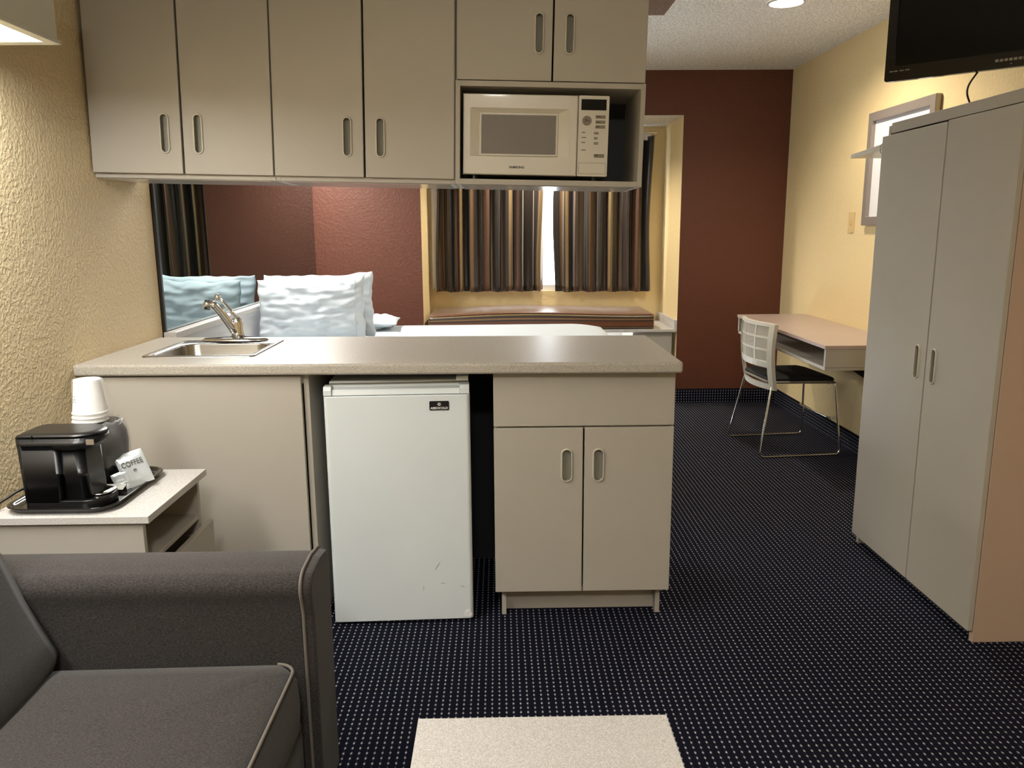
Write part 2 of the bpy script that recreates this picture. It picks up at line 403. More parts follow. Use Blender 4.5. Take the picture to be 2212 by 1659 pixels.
# --- wall cabinets (whole run hangs about 1.4 degrees out of level) -------------
FY = 2.87; UD = .35
piv = Vector((XL, FY, 1.556)); TILT = radians(1.38)
def upper(name, label, x0):
    loc = piv + Vector((cos(TILT)*(x0-XL), 0, -sin(TILT)*(x0-XL)))
    o = thing(name, label, 'cabinet', (x0, FY, 1.556), 'wall cabinets over the counter')
    o.location = loc; o.rotation_euler = (0, TILT, 0); return o
XU = [XL+.002, -1.087, -.776, -.463, -.149, .182, .505]
UT = 2.36; UB = 1.556
def carcass(root, x0, x1, z0, z1, y0, y1, th=.016, back=True, mm=None, dark=False):
    mm = mm or M['laminate']
    b = MB(); b.box(x0, x0+th, y0, y1, z0, z1); b.box(x1-th, x1, y0, y1, z0, z1)
    b.box(x0+th, x1-th, y0, y1, z1-th, z1); b.box(x0+th, x1-th, y0, y1, z0, z0+th)
    if back: b.box(x0+th, x1-th, y1-.006, y1, z0+th, z1-th)
    return b.build('carcass', mm, root, bevel=.0008)
for k, lab in ((0, 'taupe two-door wall cabinet touching the textured cream wall'), (2, 'taupe two-door wall cabinet in the middle of the run, left of the microwave')):
    u = upper('wall_cabinet', lab, XU[k])
    carcass(u, XU[k], XU[k+2]-.001, UB, UT, FY+.02, FY+UD)
    g = .0035
    door(u, 'y', XU[k]+g*.6, XU[k+1]-g, UB+.016, UT-.002, FY, .018, XU[k+1]-.058, 1.706)
    door(u, 'y', XU[k+1]+g, XU[k+2]-g, UB+.016, UT-.002, FY, .018, XU[k+1]+.056, 1.706)
    b = MB(); b.box(XU[k]+.02, XU[k+2]-.02, FY+.03, FY+UD-.01, UB-.0025, UB-.0005); p = b.build('underside', M['laminate_under'], u); p['label'] = 'glossy pale underside'
u = upper('microwave_cabinet', 'taupe wall cabinet with two short doors above an open microwave niche', XU[4])
x0, x1 = XU[4]+.001, XU[6]
b = MB(); th = .016
b.box(x0, x0+th, FY+.0, FY+UD, UB-.0, 1.900); b.box(x1-th, x1, FY+.0, FY+UD, UB, 1.900)
b.box(x0+th, x1-th, FY, FY+UD, UB, UB+.018); b.box(x0+th, x1-th, FY, FY+UD, 1.882, 1.900)
b.box(x0, x0+th, FY+.02, FY+UD, 1.9, UT); b.box(x1-th, x1, FY+.02, FY+UD, 1.9, UT); b.box(x0+th, x1-th, FY+.02, FY+UD, UT-th, UT)
b.build('carcass', M['laminate'], u, bevel=.0008)
b = MB(); b.box(x0+th, x1-th, FY+UD-.006, FY+UD, UB+.018, UT-th); p = b.build('niche_back_shaded', M['niche_back_shaded'], u); p['label'] = 'back of the open niche with its shade put into the colour'
door(u, 'y', x0+.004, XU[5]-.003, 1.903, UT-.002, FY, .018, XU[5]-.048, 2.055)
door(u, 'y', XU[5]+.003, x1-.004, 1.903, UT-.002, FY, .018, XU[5]+.056, 2.055)
b = MB(); b.box(x0+.02, x1-.02, FY+.03, FY+UD-.01, UB-.0025, UB-.0005); p = b.build('underside', M['laminate_under'], u); p['label'] = 'glossy pale underside'

# --- microwave (sits on the niche shelf, so it shares the tilt) -----------------
mz0 = UB+.018+.016; mx0 = -.122; mx1 = .383; mz1 = mz0+.270; myf = FY+.012
loc = piv + Vector((cos(TILT)*(mx0-XL) + sin(TILT)*(mz0-UB), 0, -sin(TILT)*(mx0-XL)+cos(TILT)*(mz0-UB)))
mw = thing('microwave', 'cream white microwave oven inside the open cabinet niche', 'microwave', (mx0, FY, mz0)); mw.location = loc; mw.rotation_euler = (0, TILT, 0)
b = MB(); b.box(mx0+.004, mx1-.004, myf+.022, FY+UD-.02, mz0+.002, mz1-.002); b.build('body', M['white_plastic'], mw, bevel=.003)
for q in (mx0+.04, mx1-.04):
    for yy in (myf+.05, FY+UD-.05):
        b = MB(); b.lathe([(.012, mz0-.0158), (.012, mz0+.003)], q, yy, 12); b.build('foot', M['black_plastic'], mw)
dx1 = .276
# door: front plate with a bevelled recess leading to the window
def rc(x0, x1, z0, z1, y): return [(x0, y, z0), (x1, y, z0), (x1, y, z1), (x0, y, z1)]
b = MB()
A0 = (mx0, dx1-.001, mz0, mz1)
rings = [rc(*A0, myf+.02), rc(A0[0], A0[1], A0[2], A0[3], myf+.004), rc(A0[0]+.003, A0[1]-.003, A0[2]+.003, A0[3]-.003, myf),
         rc(mx0+.024, dx1-.030, mz0+.062, mz1-.046, myf), rc(mx0+.056, dx1-.068, mz0+.058+.006, mz1-.060, myf+.011),
         rc(mx0+.058, dx1-.070, mz0+.066, mz1-.062, myf+.007), rc(mx0+.062, dx1-.074, mz0+.070, mz1-.066, myf+.007), rc(mx0+.063, dx1-.075, mz0+.071, mz1-.067, myf+.010)]
b.loft(rings, cap=False); b.bm.faces.new(list(b.bm.verts)[-4:]); b.bm.faces.new(list(b.bm.verts)[:4])
md = b.build('door', M['white_plastic'], mw)
b = MB(); b.box(mx0+.064, dx1-.076, myf+.0085, myf+.0098, mz0+.072, mz1-.068); b.build('window', M['grey_window'], md)
text('logo', 'SAMSUNG', .0105, M['print_dark'], md, (.066, myf-.0006, mz0+.026), (1, 0, 0), (0, 0, 1), .0004, .0003, 1.1)
b = MB(); b.slab(rrect(dx1+.0015, mx1, mz0, mz1, .004), [], 'y', myf, myf+.02); cp = b.build('control_panel', M['white_plastic'], mw, bevel=.0015)
cw = mx1-dx1
b = MB(); b.box(dx1+.010, mx1-.010, myf-.0012, myf, mz1-.048, mz1-.012); b.build('display', M['black_glass'], cp)
b = MB(); b.lathe([(.0165, 0), (.0165, .0015)], 0, 0, 28); b.xf(Matrix.Translation((dx1+.031, myf, mz1-.083)) @ Matrix.Rotation(pi/2, 4, 'X')); b.build('round_button', M['print_grey'], cp)
for zz, s in ((mz1-.070, 'Power'), (mz1-.087, 'Auto\nDefrost'), (mz1-.103, 'Auto\nCook')):
    b = MB(); b.box(mx1-.046, mx1-.012, myf-.001, myf, zz-.0055, zz+.0055); b.build('button', M['print_grey'], cp)
b = MB(); b.box(mx1-.048, mx1-.012, myf-.001, myf, mz0+.064, mz0+.076); b.build('button', M['print_grey'], cp)
for i, zz in enumerate((mz1-.122, mz1-.139, mz1-.156, mz1-.181)):
    for j, xx in enumerate((dx1+.014, mx1-.050)):
        if i == 3 and j: continue
        for k in range(1 if j == 0 else 2):
            b = MB(); b.box(xx, xx+.013+.003*((i+j) % 2), myf-.0006, myf, zz-.003*k*1.4-.0012, zz-.003*k*1.4+.0012); b.build('print', M['print_dark'], cp)
for k, (xx, zz, ln) in enumerate(((dx1+.023, mz1-.079, .010), (dx1+.023, mz1-.084, .017), (mx1-.044, mz1-.069, .015), (mx1-.044, mz1-.087, .014), (mx1-.044, mz1-.103, .012), (mx1-.046, mz0+.071, .012))):
    b = MB(); b.box(xx, xx+ln, myf-.0022, myf-.0008, zz-.0014, zz+.0014); b.build('print', M['print_dark'], cp)
b = MB(); b.slab([(dx1+.006, mz0+.008), (mx1-.006, mz0+.008), (mx1-.006, mz0+.046), (dx1+.006, mz0+.046)], [[(dx1+.0072, mz0+.0092), (mx1-.0072, mz0+.0092), (mx1-.0072, mz0+.0448), (dx1+.0072, mz0+.0448)]], 'y', myf-.0006, myf); b.build('open_button_outline', M['print_grey'], cp)

# ------------------------------------------------------------------ counter
CT = .94
sx0, sx1, sy0, sy1 = -1.245, -.850, 2.745, 3.155
cf0, cf1, cb0, cb1 = 2.600, 2.552, 3.290, 3.222
def yl(x, a, bq): return a+(bq-a)*(x-XL)/(.60-XL)
prof_t = []
b = MB()
hole = rrect(sx0+.03, sx1-.03, sy0+.025, sy1-.075, .06)
b.slab([(XL+.001, cf0), (.600, cf1), (.600, cb1), (XL+.001, cb0)], [hole], 'z', CT-.038, CT)
ct = b.build('countertop', M['counter'], None, bevel=.009, seg=4)
tag(ct, 'long grey speckled laminate countertop with rounded front edge', 'countertop')
# sink
sk = thing('sink', 'small stainless steel sink set into the countertop', 'sink', (-1.05, 2.95, CT))
b = MB()
rim_o = rrect(sx0, sx1, sy0, sy1, .02); 
def ring(pts, z): return [(p[0], p[1], z) for p in pts]
i0 = rrect(sx0+.022, sx1-.022, sy0+.018, sy1-.068, .055)
i1 = rrect(sx0+.034, sx1-.034, sy0+.030, sy1-.080, .055)
i2 = rrect(sx0+.040, sx1-.040, sy0+.036, sy1-.086, .055)
i3 = rrect(sx0+.075, sx1-.075, sy0+.070, sy1-.120, .05)
b.loft([ring(rim_o, CT+.0005), ring(rrect(sx0+.002, sx1-.002, sy0+.002, sy1-.002, .02), CT+.005), ring(rrect(sx0+.012, sx1-.012, sy0+.010, sy1-.012, .03), CT+.005), ring(rrect(sx0+.015, sx1-.015, sy0+.013, sy1-.03, .04), CT+.002), ring(i0, CT+.0035), ring(i1, CT-.004), ring(i2, CT-.12), ring(i3, CT-.14)], cap=False)
b.bm.faces.new(list(b.bm.verts)[-24:])
b.build('basin', M['steel'], sk, smooth=True)
b = MB(); b.lathe([(.028, CT-.139), (.024, CT-.137), (.012, CT-.1385)], (sx0+sx1)/2, (sy0+sy1)/2-.02, 24); b.build('drain', M['chrome'], sk, smooth=True)
# faucet
fx, fy = -1.035, 3.118
fa = thing('faucet', 'chrome single-lever faucet with angled spout behind the sink', 'faucet', (fx, fy, CT))
b = MB(); n = 40
def ell(a, c, z): return [(fx+a*cos(2*pi*i/n), fy+c*sin(2*pi*i/n), z) for i in range(n)]
b.loft([ell(.128, .030, CT+.0052), ell(.130, .032, CT+.010), ell(.118, .026, CT+.018), ell(.06, .02, CT+.021)]); b.build('base_plate', M['chrome'], fa, smooth=True)
b = MB(); b.lathe([(.026, CT+.018), (.024, CT+.035), (.020, CT+.045), (.021, CT+.075), (.018, CT+.092), (.010, CT+.098), (.002, CT+.1)], fx+.012, fy, 24); b.build('body', M['chrome'], fa, smooth=True)
b = MB(); b.tube([(fx+.010, fy-.005, CT+.030), (fx-.006, fy-.012, CT+.060), (fx-.032, fy-.035, CT+.115), (fx-.052, fy-.055, CT+.150), (fx-.068, fy-.070, CT+.160)], [.017, .016, .0155, .015, .015], 18)
b.build('spout', M['chrome'], fa, smooth=True)
b = MB(); b.tube([(fx-.068, fy-.070, CT+.170), (fx-.071, fy-.073, CT+.158), (fx-.075, fy-.077, CT+.136)], [.012, .016, .0155], 18); b.build('spray_head', M['chrome'], fa, smooth=True)
b = MB(); b.tube([(fx+.014, fy, CT+.092), (fx-.010, fy-.006, CT+.125), (fx-.034, fy-.012, CT+.160), (fx-.046, fy-.016, CT+.172)], [.010, .007, .006, .007], 12)
b.build('lever', M['chrome'], fa, smooth=True)
b = MB()
b.lathe([(.001, -.013), (.009, -.010), (.013, 0), (.009, .010), (.001, .013)], 0, 0, 18); b.xf(Matrix.Translation((fx-.050, fy-.018, CT+.178))); b.build('lever_knob', M['chrome'], fa, smooth=True)

# --- base cabinets under the counter --------------------------------------------
BY = 2.615
lc = thing('sink_base_cabinet', 'wide plain taupe base panel cabinet under the sink', 'cabinet', (-1.0, 2.9, 0))
b = MB(); b.box(-1.375, -1.357, BY+.02, 3.2, .0, CT-.039); b.box(-.658, -.640, BY+.019, 3.2, .0, CT-.039); b.box(-1.357, -.658, 3.182, 3.2, .0, CT-.039); b.box(-1.357, -.658, BY+.02, BY+.038, CT-.075, CT-.039); b.box(-1.357, -.658, BY+.09, BY+.105, 0, .1)
b.build('carcass', M['laminate'], lc, bevel=.0008)
b = MB(); b.box(-1.350, -.662, BY, BY+.018, .105, .895); b.build('front_panel', M['laminate'], lc, bevel=.0018)
rcx0, rcx1 = -.022, .590
rb = thing('base_cabinet', 'taupe base cabinet with a drawer front over two doors, right of the fridge', 'cabinet', (.28, 2.9, 0))
b = MB(); t_ = .016
b.box(rcx0+.003, rcx0+.003+t_, BY+.02, 3.19, .105, CT-.039); b.box(rcx1-.003-t_, rcx1-.003, BY+.02, 3.19, .105, CT-.039)
b.box(rcx0+.003+t_, rcx1-.003-t_, BY+.02, 3.19, .105, .121); b.box(rcx0+.003+t_, rcx1-.003-t_, 3.174, 3.19, .121, CT-.039); b.box(rcx0+.003+t_, rcx1-.003-t_, BY+.02, BY+.04, .700, .716)
b.build('carcass', M['laminate'], rb, bevel=.0008)
b = MB(); b.box(rcx0+.022, rcx0+.038, BY+.055, 3.19, .0, .105); b.box(rcx1-.036, rcx1-.020, BY+.055, 3.19, 0, .105); b.box(rcx0+.038, rcx1-.036, BY+.10, BY+.115, 0, .105); b.build('plinth', M['laminate'], rb, bevel=.001)
b = MB(); b.box(rcx0, rcx1, BY, BY+.018, .713, CT-.040); b.build('drawer_front', M['laminate'], rb, bevel=.0018)
door(rb, 'y', rcx0, .2810, .113, .707, BY, .018, .226, .575, hw=.041, hh=.120)
door(rb, 'y', .2865, rcx1, .113, .707, BY, .018, .334, .575, hw=.041, hh=.120, hlabel='oval pull with chipped paint around it')
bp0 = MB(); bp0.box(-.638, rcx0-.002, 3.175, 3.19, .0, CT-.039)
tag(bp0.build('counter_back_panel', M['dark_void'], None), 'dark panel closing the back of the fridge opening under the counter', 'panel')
# --- fridge ----------------------------------------------------------------------
fg = thing('mini_fridge', 'white mini fridge with dented lower corner standing under the counter', 'fridge', (-.355, 2.95, 0), None, (0, 0, radians(2.2)))
fx0, fx1, fyf = -.602, -.114, 2.612
b = MB(); b.box(fx0+.012, fx1-.004, fyf+.055, fyf+.50, .022, .868); b.build('body', M['white_metal'], fg, bevel=.006)
b = MB(); b.box(fx0+.016, fx1-.008, fyf+.045, fyf+.056, .03, .86); b.build('gasket', M['print_grey'], fg)
for q in (fx0+.05, fx1-.05):
    for yy in (fyf+.09, fyf+.45):
        b = MB(); b.lathe([(.016, .0005), (.016, .022)], q, yy, 12); b.build('foot', M['black_plastic'], fg)
b = MB()
out = rrect(fx0, fx1, fyf, fyf+.045, .014)
b.prism(out, 'z', .012, .825); dr = b.build('door', M['white_metal'], fg, bevel=.003)
dr['label'] = 'white door with scratches and a chipped lower corner'
b = MB()   # moulded grip along the door top
b.loft([[(x, fyf, .827), (x, fyf, .845+0), (x, fyf+.006, .858), (x, fyf+.045, .858), (x, fyf+.045, .827)] for x in (fx0+.001, fx0+.028)])
b.loft([[(x, fyf, .827), (x, fyf, .845+0), (x, fyf+.006, .858), (x, fyf+.045, .858), (x, fyf+.045, .827)] for x in (fx1-.034, fx1-.001)])
b.loft([[(x, fyf+.004, .827), (x, fyf+.010, .846), (x, fyf+.030, .851), (x, fyf+.034, .858), (x, fyf+.045, .858), (x, fyf+.045, .827)] for x in (fx0+.028, fx1-.034)])
b.build('door_grip', M['white_metal'], dr, bevel=.002)
b = MB(); b.box(fx1-.045, fx1-.004, fyf+.018, fyf+.060, .8695, .885); b.build('hinge_cap', M['white_metal'], fg, bevel=.003)
b = MB(); b.slab(rrect(-.250, -.184, .772, .804, .004), [], 'y', fyf-.0015, fyf); bd = b.build('badge', M['black_plastic'], dr)
text('badge_lettering', 'ABSOCOLD', .0105, M['paper'], bd, (-.217, fyf-.0018, .7795), (1, 0, 0), (0, 0, 1), .0003, .0002, 1.05)
b = MB()   # small six-armed star
for k in range(6):
    a = k*pi/3; c_, s_ = cos(a), sin(a)
    cx_, cz_ = -.217, .793
    q = [(cx_+c_*.0028-s_*.0009, cz_+s_*.0028+c_*.0009), (cx_+c_*.0028+s_*.0009, cz_+s_*.0028-c_*.0009), (cx_+c_*.0068+s_*.0006, cz_+s_*.0068-c_*.0006), (cx_+c_*.0068-s_*.0006, cz_+s_*.0068+c_*.0006)]
    b.slab(q, [], 'y', fyf-.0022, fyf-.0014)
b.slab([(-.217+.0042*cos(i*pi/6), .793+.0042*sin(i*pi/6)) for i in range(12)], [[(-.217+.0022*cos(i*pi/6), .793+.0022*sin(i*pi/6)) for i in range(12)]], 'y', fyf-.0022, fyf-.0014)
b.build('badge_star', M['paper'], bd)
for (x_, z_, dx_, dz_) in ((-.247, .198, .020, .030), (-.228, .148, .018, .001), (-.158, .137, .015, -.004), (-.288, .123, .002, .018), (-.42, .012, .03, .002)):
    b = MB(); b.tube([(x_, fyf-.0004, z_), (x_+dx_*.5, fyf-.0006, z_+dz_*.5+.001), (x_+dx_, fyf-.0004, z_+dz_)], [.0003, .0009, .0003], 6); b.build('scratch', M['print_grey'], dr)
b = MB(); b.loft([[(fx1-.034, fyf-.0012, .024), (fx1-.010, fyf-.0016, .018), (fx1-.004, fyf-.001, .030), (fx1-.012, fyf-.0018, .046), (fx1-.028, fyf-.0012, .042)], [(fx1-.034, fyf+.002, .024), (fx1-.010, fyf+.002, .018), (fx1-.004, fyf+.002, .030), (fx1-.012, fyf+.002, .046), (fx1-.028, fyf+.002, .042)]]); b.build('chipped_corner', M['paper'], dr)

# ------------------------------------------------------------------ bed, headboard, mirror
b = MB(); b.box(XL+.002, XL+.010, 3.345, YB-.004, .958, 2.30); 
mi = thing('wall_mirror', 'large tinted wall mirror above the headboard reflecting pillow and curtain', 'mirror', (XL+.002, 4.7, .958))
b.build('mirror_glass', M['mirror'], mi)
b = MB(); b.box(XL+.0015, XL+.013, 3.330, 3.345, .958, 2.305); b.build('edge_trim', M['black_edge'], mi)
hb = thing('headboard', 'pale laminate headboard with a narrow white ledge under the mirror', 'headboard', (XL+.02, 4.6, 0))
b = MB(); b.box(XL+.002, XL+.055, 3.33, 5.62, .925, .955); b.build('ledge', M['white_top'], hb, bevel=.003)
b = MB(); b.box(XL+.002, XL+.040, 3.34, 5.61, .0, .925); b.build('panel', M['laminate_under'], hb, bevel=.002)
bedY0, bedY1, bedX0, bedX1, bedZ = 3.86, 5.38, XL+.065, .70, .745
bd = thing('bed', 'queen bed made up with a plain white cover, head at the mirror', 'bed', ((bedX0+bedX1)/2, 4.6, 0))
b = MB(); b.box(bedX0+.02, bedX1-.04, bedY0+.03, bedY1-.03, .0, .30); b.build('bed_base', M['dark_void'], bd)
b = MB(); b.prism(rrect(bedX0, bedX1-.02, bedY0+.01, bedY1-.01, .12, 6), 'z', .30, .56); b.build('mattress', M['linen'], bd, bevel=.04, seg=4)
# cover: soft slab with rounded rim and small undulation
b = MB(); rings = []
for (ins, z) in ((-.01, .36), (-.012, .60), (-.002, .69), (.03, .730), (.09, .744), (.2, .747), (.4, .748)):
    rr = max(.05, .15-ins*.2)
    pts = rrect(bedX0+.002+max(ins, 0), bedX1-ins, bedY0+ins, bedY1-ins, rr, 10)
    rings.append([(p[0], p[1], z + .006*noise.noise(Vector((p[0]*4, p[1]*4, 1))) ) for p in pts])
b.loft(rings); b.build('cover', M['linen'], bd, smooth=True)

def pillow(name, label, c, L_, H_, T_, rot, seed, hem=True, corner=.10):
    """standing or lying pillow; local u = length (x), v = height (z), thickness along y. c = centre of the bottom edge"""
    root = thing(name, label, 'pillow', c, 'white pillows on the bed'); root.rotation_euler = rot
    b = MB(); NU, NV = 46, 30
    def pt(u, v, s):
        e = 2.6
        prof = (max(0, 1-abs(u)**e)**.55)*(max(0, 1-abs(v)**e)**.55)
        x = u*L_/2*(1-corner*.75*(1-abs(v)**2)*.5 - corner*.9*max(0, abs(v)-.86)**.8)
        z = v*H_/2*(1-corner*.6*(1-abs(u)**2)*.5 + corner*.5*abs(u)**6)
        p = Vector((u*2.1+seed, v*2.6, s*3.0+seed))
        # creases fan out of the side seams and run across
        wr = .024*noise.noise(Vector((u*1.6+seed+v*.6, v*8-abs(u)*1.5, s)))*(1-abs(u)**6) + .020*noise.noise(Vector((u*5+seed, v*6+seed, s*2))) - .016*abs(noise.noise(Vector((u*2.4-seed, v*6+u*1.5, s*3))))
        wr += .007*abs(u)**2*sin(v*22+3*noise.noise(p)*2+seed)
        y = s*(T_/2*prof + wr*(prof**.5))
        edge = .014*noise.noise(Vector((u*4, v*4, seed)))*max(abs(u), abs(v))**3
        return (x+edge, y, z+H_/2+edge)
    F = [[b.bm.verts.new(pt(-1+2*i/NU, -1+2*j/NV, -1)) for j in range(NV+1)] for i in range(NU+1)]
    B_ = [[(F[i][j] if i in (0, NU) or j in (0, NV) else b.bm.verts.new(pt(-1+2*i/NU, -1+2*j/NV, 1))) for j in range(NV+1)] for i in range(NU+1)]
    for i in range(NU):
        for j in range(NV):
            b.bm.faces.new((F[i][j], F[i+1][j], F[i+1][j+1], F[i][j+1])); b.bm.faces.new((B_[i][j], B_[i][j+1], B_[i+1][j+1], B_[i+1][j]))
    bmesh.ops.translate(b.bm, vec=Vector(c), verts=b.bm.verts[:])
    o = b.build('pillow_body', M['linen'], root, smooth=True, sub=1)
    if hem:
        b = MB()
        for s in (-1,):
            rr_ = []
            for j in range(0, 25):
                v = -.93+1.86*j/24
                x, y, z = pt(.84, v, s)
                rr_.append(Vector((x+.003*sin(j*2.1), y-.001, z))+Vector(c))
            b.tube(rr_, .0022, 6)
        b.build('hem_seam', M['linen'], root, smooth=True)
    return root
pillow('pillow', 'white pillow propped on its side facing the counter, nearest on the bed', (-1.045, 4.47, .752), .61, .352, .17, (radians(-6), radians(-1.5), radians(1.5)), 1.3)
pillow('pillow', 'white pillow standing directly behind the front pillow, top corners peeking out', (-1.045, 4.67, .752), .655, .368, .16, (radians(-4), radians(-1.5), radians(-1)), 5.7)
pillow('pillow', 'flat white pillow lying on the far side of the bed head', (-.93, 5.26, .795), .56, .36, .085, (radians(90), 0, radians(4)), 9.1, False)

# ------------------------------------------------------------------ window bench, cushion, curtains
be = thing('window_bench', 'pale laminate bench built into the window bay', 'bench', (.4, 6.5, 0))
b = MB(); b.box(RX0+.002, RX1-.002, YB-.006, RY-.002, .567, .590); b.build('bench_top', M['white_top'], be, bevel=.003)
b = MB(); b.box(1.05, RX1-.03, YB+.03, RY-.05, .0, .567); b.build('side_box', M['laminate'], be, bevel=.002)
b = MB(); b.box(RX0+.004, RX0+.10, YB+.03, RY-.05, 0, .567); b.box(RX0+.10, 1.05, RY-.10, RY-.05, 0, .567); b.build('back_panel', M['laminate'], be)
b = MB(); b.box(RX1-.024, RX1-.002, YB-.004, RY-.002, .590, .662); b.build('end_upstand', M['laminate_under'], be, bevel=.002)

cu = thing('bench_cushion', 'brown striped bench cushion under the window', 'cushion', (.33, 6.45, .59))
b = MB(); uvl = b.bm.loops.layers.uv.new('UVMap')
cx0, cx1, cy0, cy1, cz0, cz1 = -.552, 1.215, 6.185, 6.80, .592, .715
def cross(x, k):
    # rounded-rectangle section in (y,z); k shrinks towards the ends
    pts = []
    r = .035*k+.001; ins = (1-k)*.03
    for (cy, cz, a) in ((cy1-r-ins, cz1-r-ins, 0), (cy0+r+ins, cz1-r-ins, pi/2), (cy0+r+ins, cz0+r, pi), (cy1-r-ins, cz0+r, 3*pi/2)):
        for i in range(5): pts.append((x, cy+r*cos(a+pi/2*i/4), cz+r*sin(a+pi/2*i/4)))
    out = []
    for (x_, y_, z_) in pts:
        out.append((x_, y_, z_+(.012*sin((x_-cx0)/(cx1-cx0)*pi)+.007*sin(x_*4+1))*((z_-cz0)/(cz1-cz0))))
    return out
NX = 40; xs = [cx0, cx0+.006, cx0+.02] + [cx0+.04+(cx1-cx0-.08)*i/NX for i in range(NX+1)] + [cx1-.02, cx1-.006, cx1]
ks = [.35, .8, 1]+[1]*(NX+1)+[1, .8, .35]
R = [[b.bm.verts.new(p) for p in cross(x, k)] for x, k in zip(xs, ks)]
per = [0]
for i in range(20):
    p, q = R[5][i].co, R[5][(i+1) % 20].co; per.append(per[-1]+(Vector((0, p.y, p.z))-Vector((0, q.y, q.z))).length)
for a in range(len(R)-1):
    for i in range(20):
        f = b.bm.faces.new((R[a][i], R[a][(i+1) % 20], R[a+1][(i+1) % 20], R[a+1][i]))
        for lp, (uu, vv) in zip(f.loops, ((xs[a], per[i]), (xs[a], per[i+1]), (xs[a+1], per[i+1]), (xs[a+1], per[i]))): lp[uvl].uv = (uu, vv)
for rr_ in (R[0][::-1], R[-1]):
    f = b.bm.faces.new(rr_)
    for lp in f.loops: lp[uvl].uv = (lp.vert.co.y, lp.vert.co.z)
b.build('cushion_cover', M['cushion'], cu, smooth=True)
b = MB(); ptsn = [(x, cy0+.008, cz1-.009+.012*sin((x-cx0)/(cx1-cx0)*pi)+.007*sin(x*4+1)) for x in [cx0+.02+(cx1-cx0-.04)*i/30 for i in range(31)]]
b.tube(ptsn, .005, 8); b.build('piping', M['cushion'], cu, smooth=True)

def curtain(name, label, x0, x1, zb, zt, seed, folds, lining_edge=None, flare=0):
    root = thing(name, label, 'curtain', ((x0+x1)/2, 6.74, zb), 'striped curtains at the window bay')
    b = MB(); uvl = b.bm.loops.layers.uv.new('UVMap'); N, K = 260, 24
    grid = []
    for j in range(K+1):
        t = j/K; z = zt+(zb-zt)*t; row = []
        w0 = (x1-x0)
        for i in range(N+1):
            s = i/N
            ph = s*folds*2*pi+seed
            amp = (.036+.016*noise.noise(Vector((s*6+seed, t*.6, 0))))*(1-.25*t)
            y = 6.735 - .85*amp*sin(ph+.5*sin(ph*.37+seed)) - .012*sin(ph*2.3+seed*2)*(.4+.6*t)
            y += .015*noise.noise(Vector((s*9, t*2.5, seed)))*t
            x = x0+w0*s + .012*cos(ph*1.1)*(1-.2*t) + flare*s*(1-t)
            x += (.012*sin(t*5+seed))*(1 if s < .05 or s > .95 else .2)
            row.append(b.bm.verts.new((x, y, z+.004*sin(ph*.5))))
        grid.append(row)
    for j in range(K):
        for i in range(N):
            f = b.bm.faces.new((grid[j][i], grid[j][i+1], grid[j+1][i+1], grid[j+1][i]))
            for lp, (ii, jj) in zip(f.loops, ((i, j), (i+1, j), (i+1, j+1), (i, j+1))): lp[uvl].uv = (ii/N*(x1-x0)*1.75, jj/K*(zt-zb))
    o = b.build('curtain_fabric', M['curtain'], root, smooth=True)
    o.modifiers.new('s', 'SOLIDIFY').thickness = .003
    return root
c1 = curtain('curtain', 'brown and gold striped curtain hanging left of the window gap', -.515, .352, .852, 2.10, .4, 9)
c2 = curtain('curtain', 'brown and gold striped curtain hanging right of the window gap', .472, 1.262, .845, 2.10, 2.2, 8)
def lining(parent, x0, x1, zb, zt, y):
    b = MB(); rows = []
    for j in range(13):
        t = j/12
        rows.append([(x0+(x1-x0)*i/6+.006*sin(t*4+i), y+.010*sin(i*1.3+t*2), zt+(zb-zt)*t) for i in range(7)])
    V_ = [[b.bm.verts.new(p) for p in r] for r in rows]
    for j in range(12):
        for i in range(6): b.bm.faces.new((V_[j][i], V_[j][i+1], V_[j+1][i+1], V_[j+1][i]))
    o = b.build('lining', M['lining'], parent, smooth=True); o.modifiers.new('s', 'SOLIDIFY').thickness = .002; o['label'] = 'pale curtain lining'
lining(c1, -.560, -.500, .875, 2.10, 6.775); lining(c1, .335, .375, .86, 2.10, 6.79)
rd = thing('curtain_rod', 'slim pale curtain rod above the striped curtains', 'curtain rod', (.35, 6.74, 2.13))
b = MB(); b.tube([(RX0+.03, 6.735, 2.13), (1.30, 6.735, 2.13)], .009, 12); b.build('rod', M['rod'], rd, smooth=True)
for xx in (-.50, 1.28):
    b = MB(); b.box(xx-.008, xx+.008, 6.735, RY-.001, 2.122, 2.138); b.box(xx-.012, xx+.012, RY-.006, RY-.0005, 2.10, 2.155); b.build('bracket', M['rod'], rd, bevel=.001)
# header rings hold the curtains to the rod
for cc, a0, a1 in ((c1, -.50, .34), (c2, .48, 1.25)):
    b = MB(); b.box(a0, a1, 6.727, 6.743, 2.070, 2.1205); b.build('header_tape', M['lining'], cc)

# ------------------------------------------------------------------ wardrobe
WXF = 1.55
wd = thing('wardrobe', 'tall taupe two-door wardrobe standing against the right wall', 'wardrobe', (1.85, 2.86, 0))
b = MB()
b.box(WXF+.020, XR-.02, 2.424, 2.444, .0, 1.762); wsp = b.build('side_panel', M['laminate_warm'], wd, bevel=.002); wsp['label'] = 'warm beige side panel facing the room'
b = MB(); b.box(WXF+.02, XR-.02, 3.282, 3.302, .0, 1.762); b.box(WXF+.02, XR-.02, 2.444, 3.282, 1.744, 1.762); b.box(WXF+.02, XR-.02, 2.444, 3.282, .035, .051); b.box(XR-.03, XR-.02, 2.444, 3.282, .051, 1.744)
b.build('carcass', M['laminate'], wd, bevel=.001)
b = MB(); b.box(WXF+.006, WXF+.019, 2.422, 3.250, 1.729, 1.768); b.build('header_board', M['laminate'], wd, bevel=.0015)
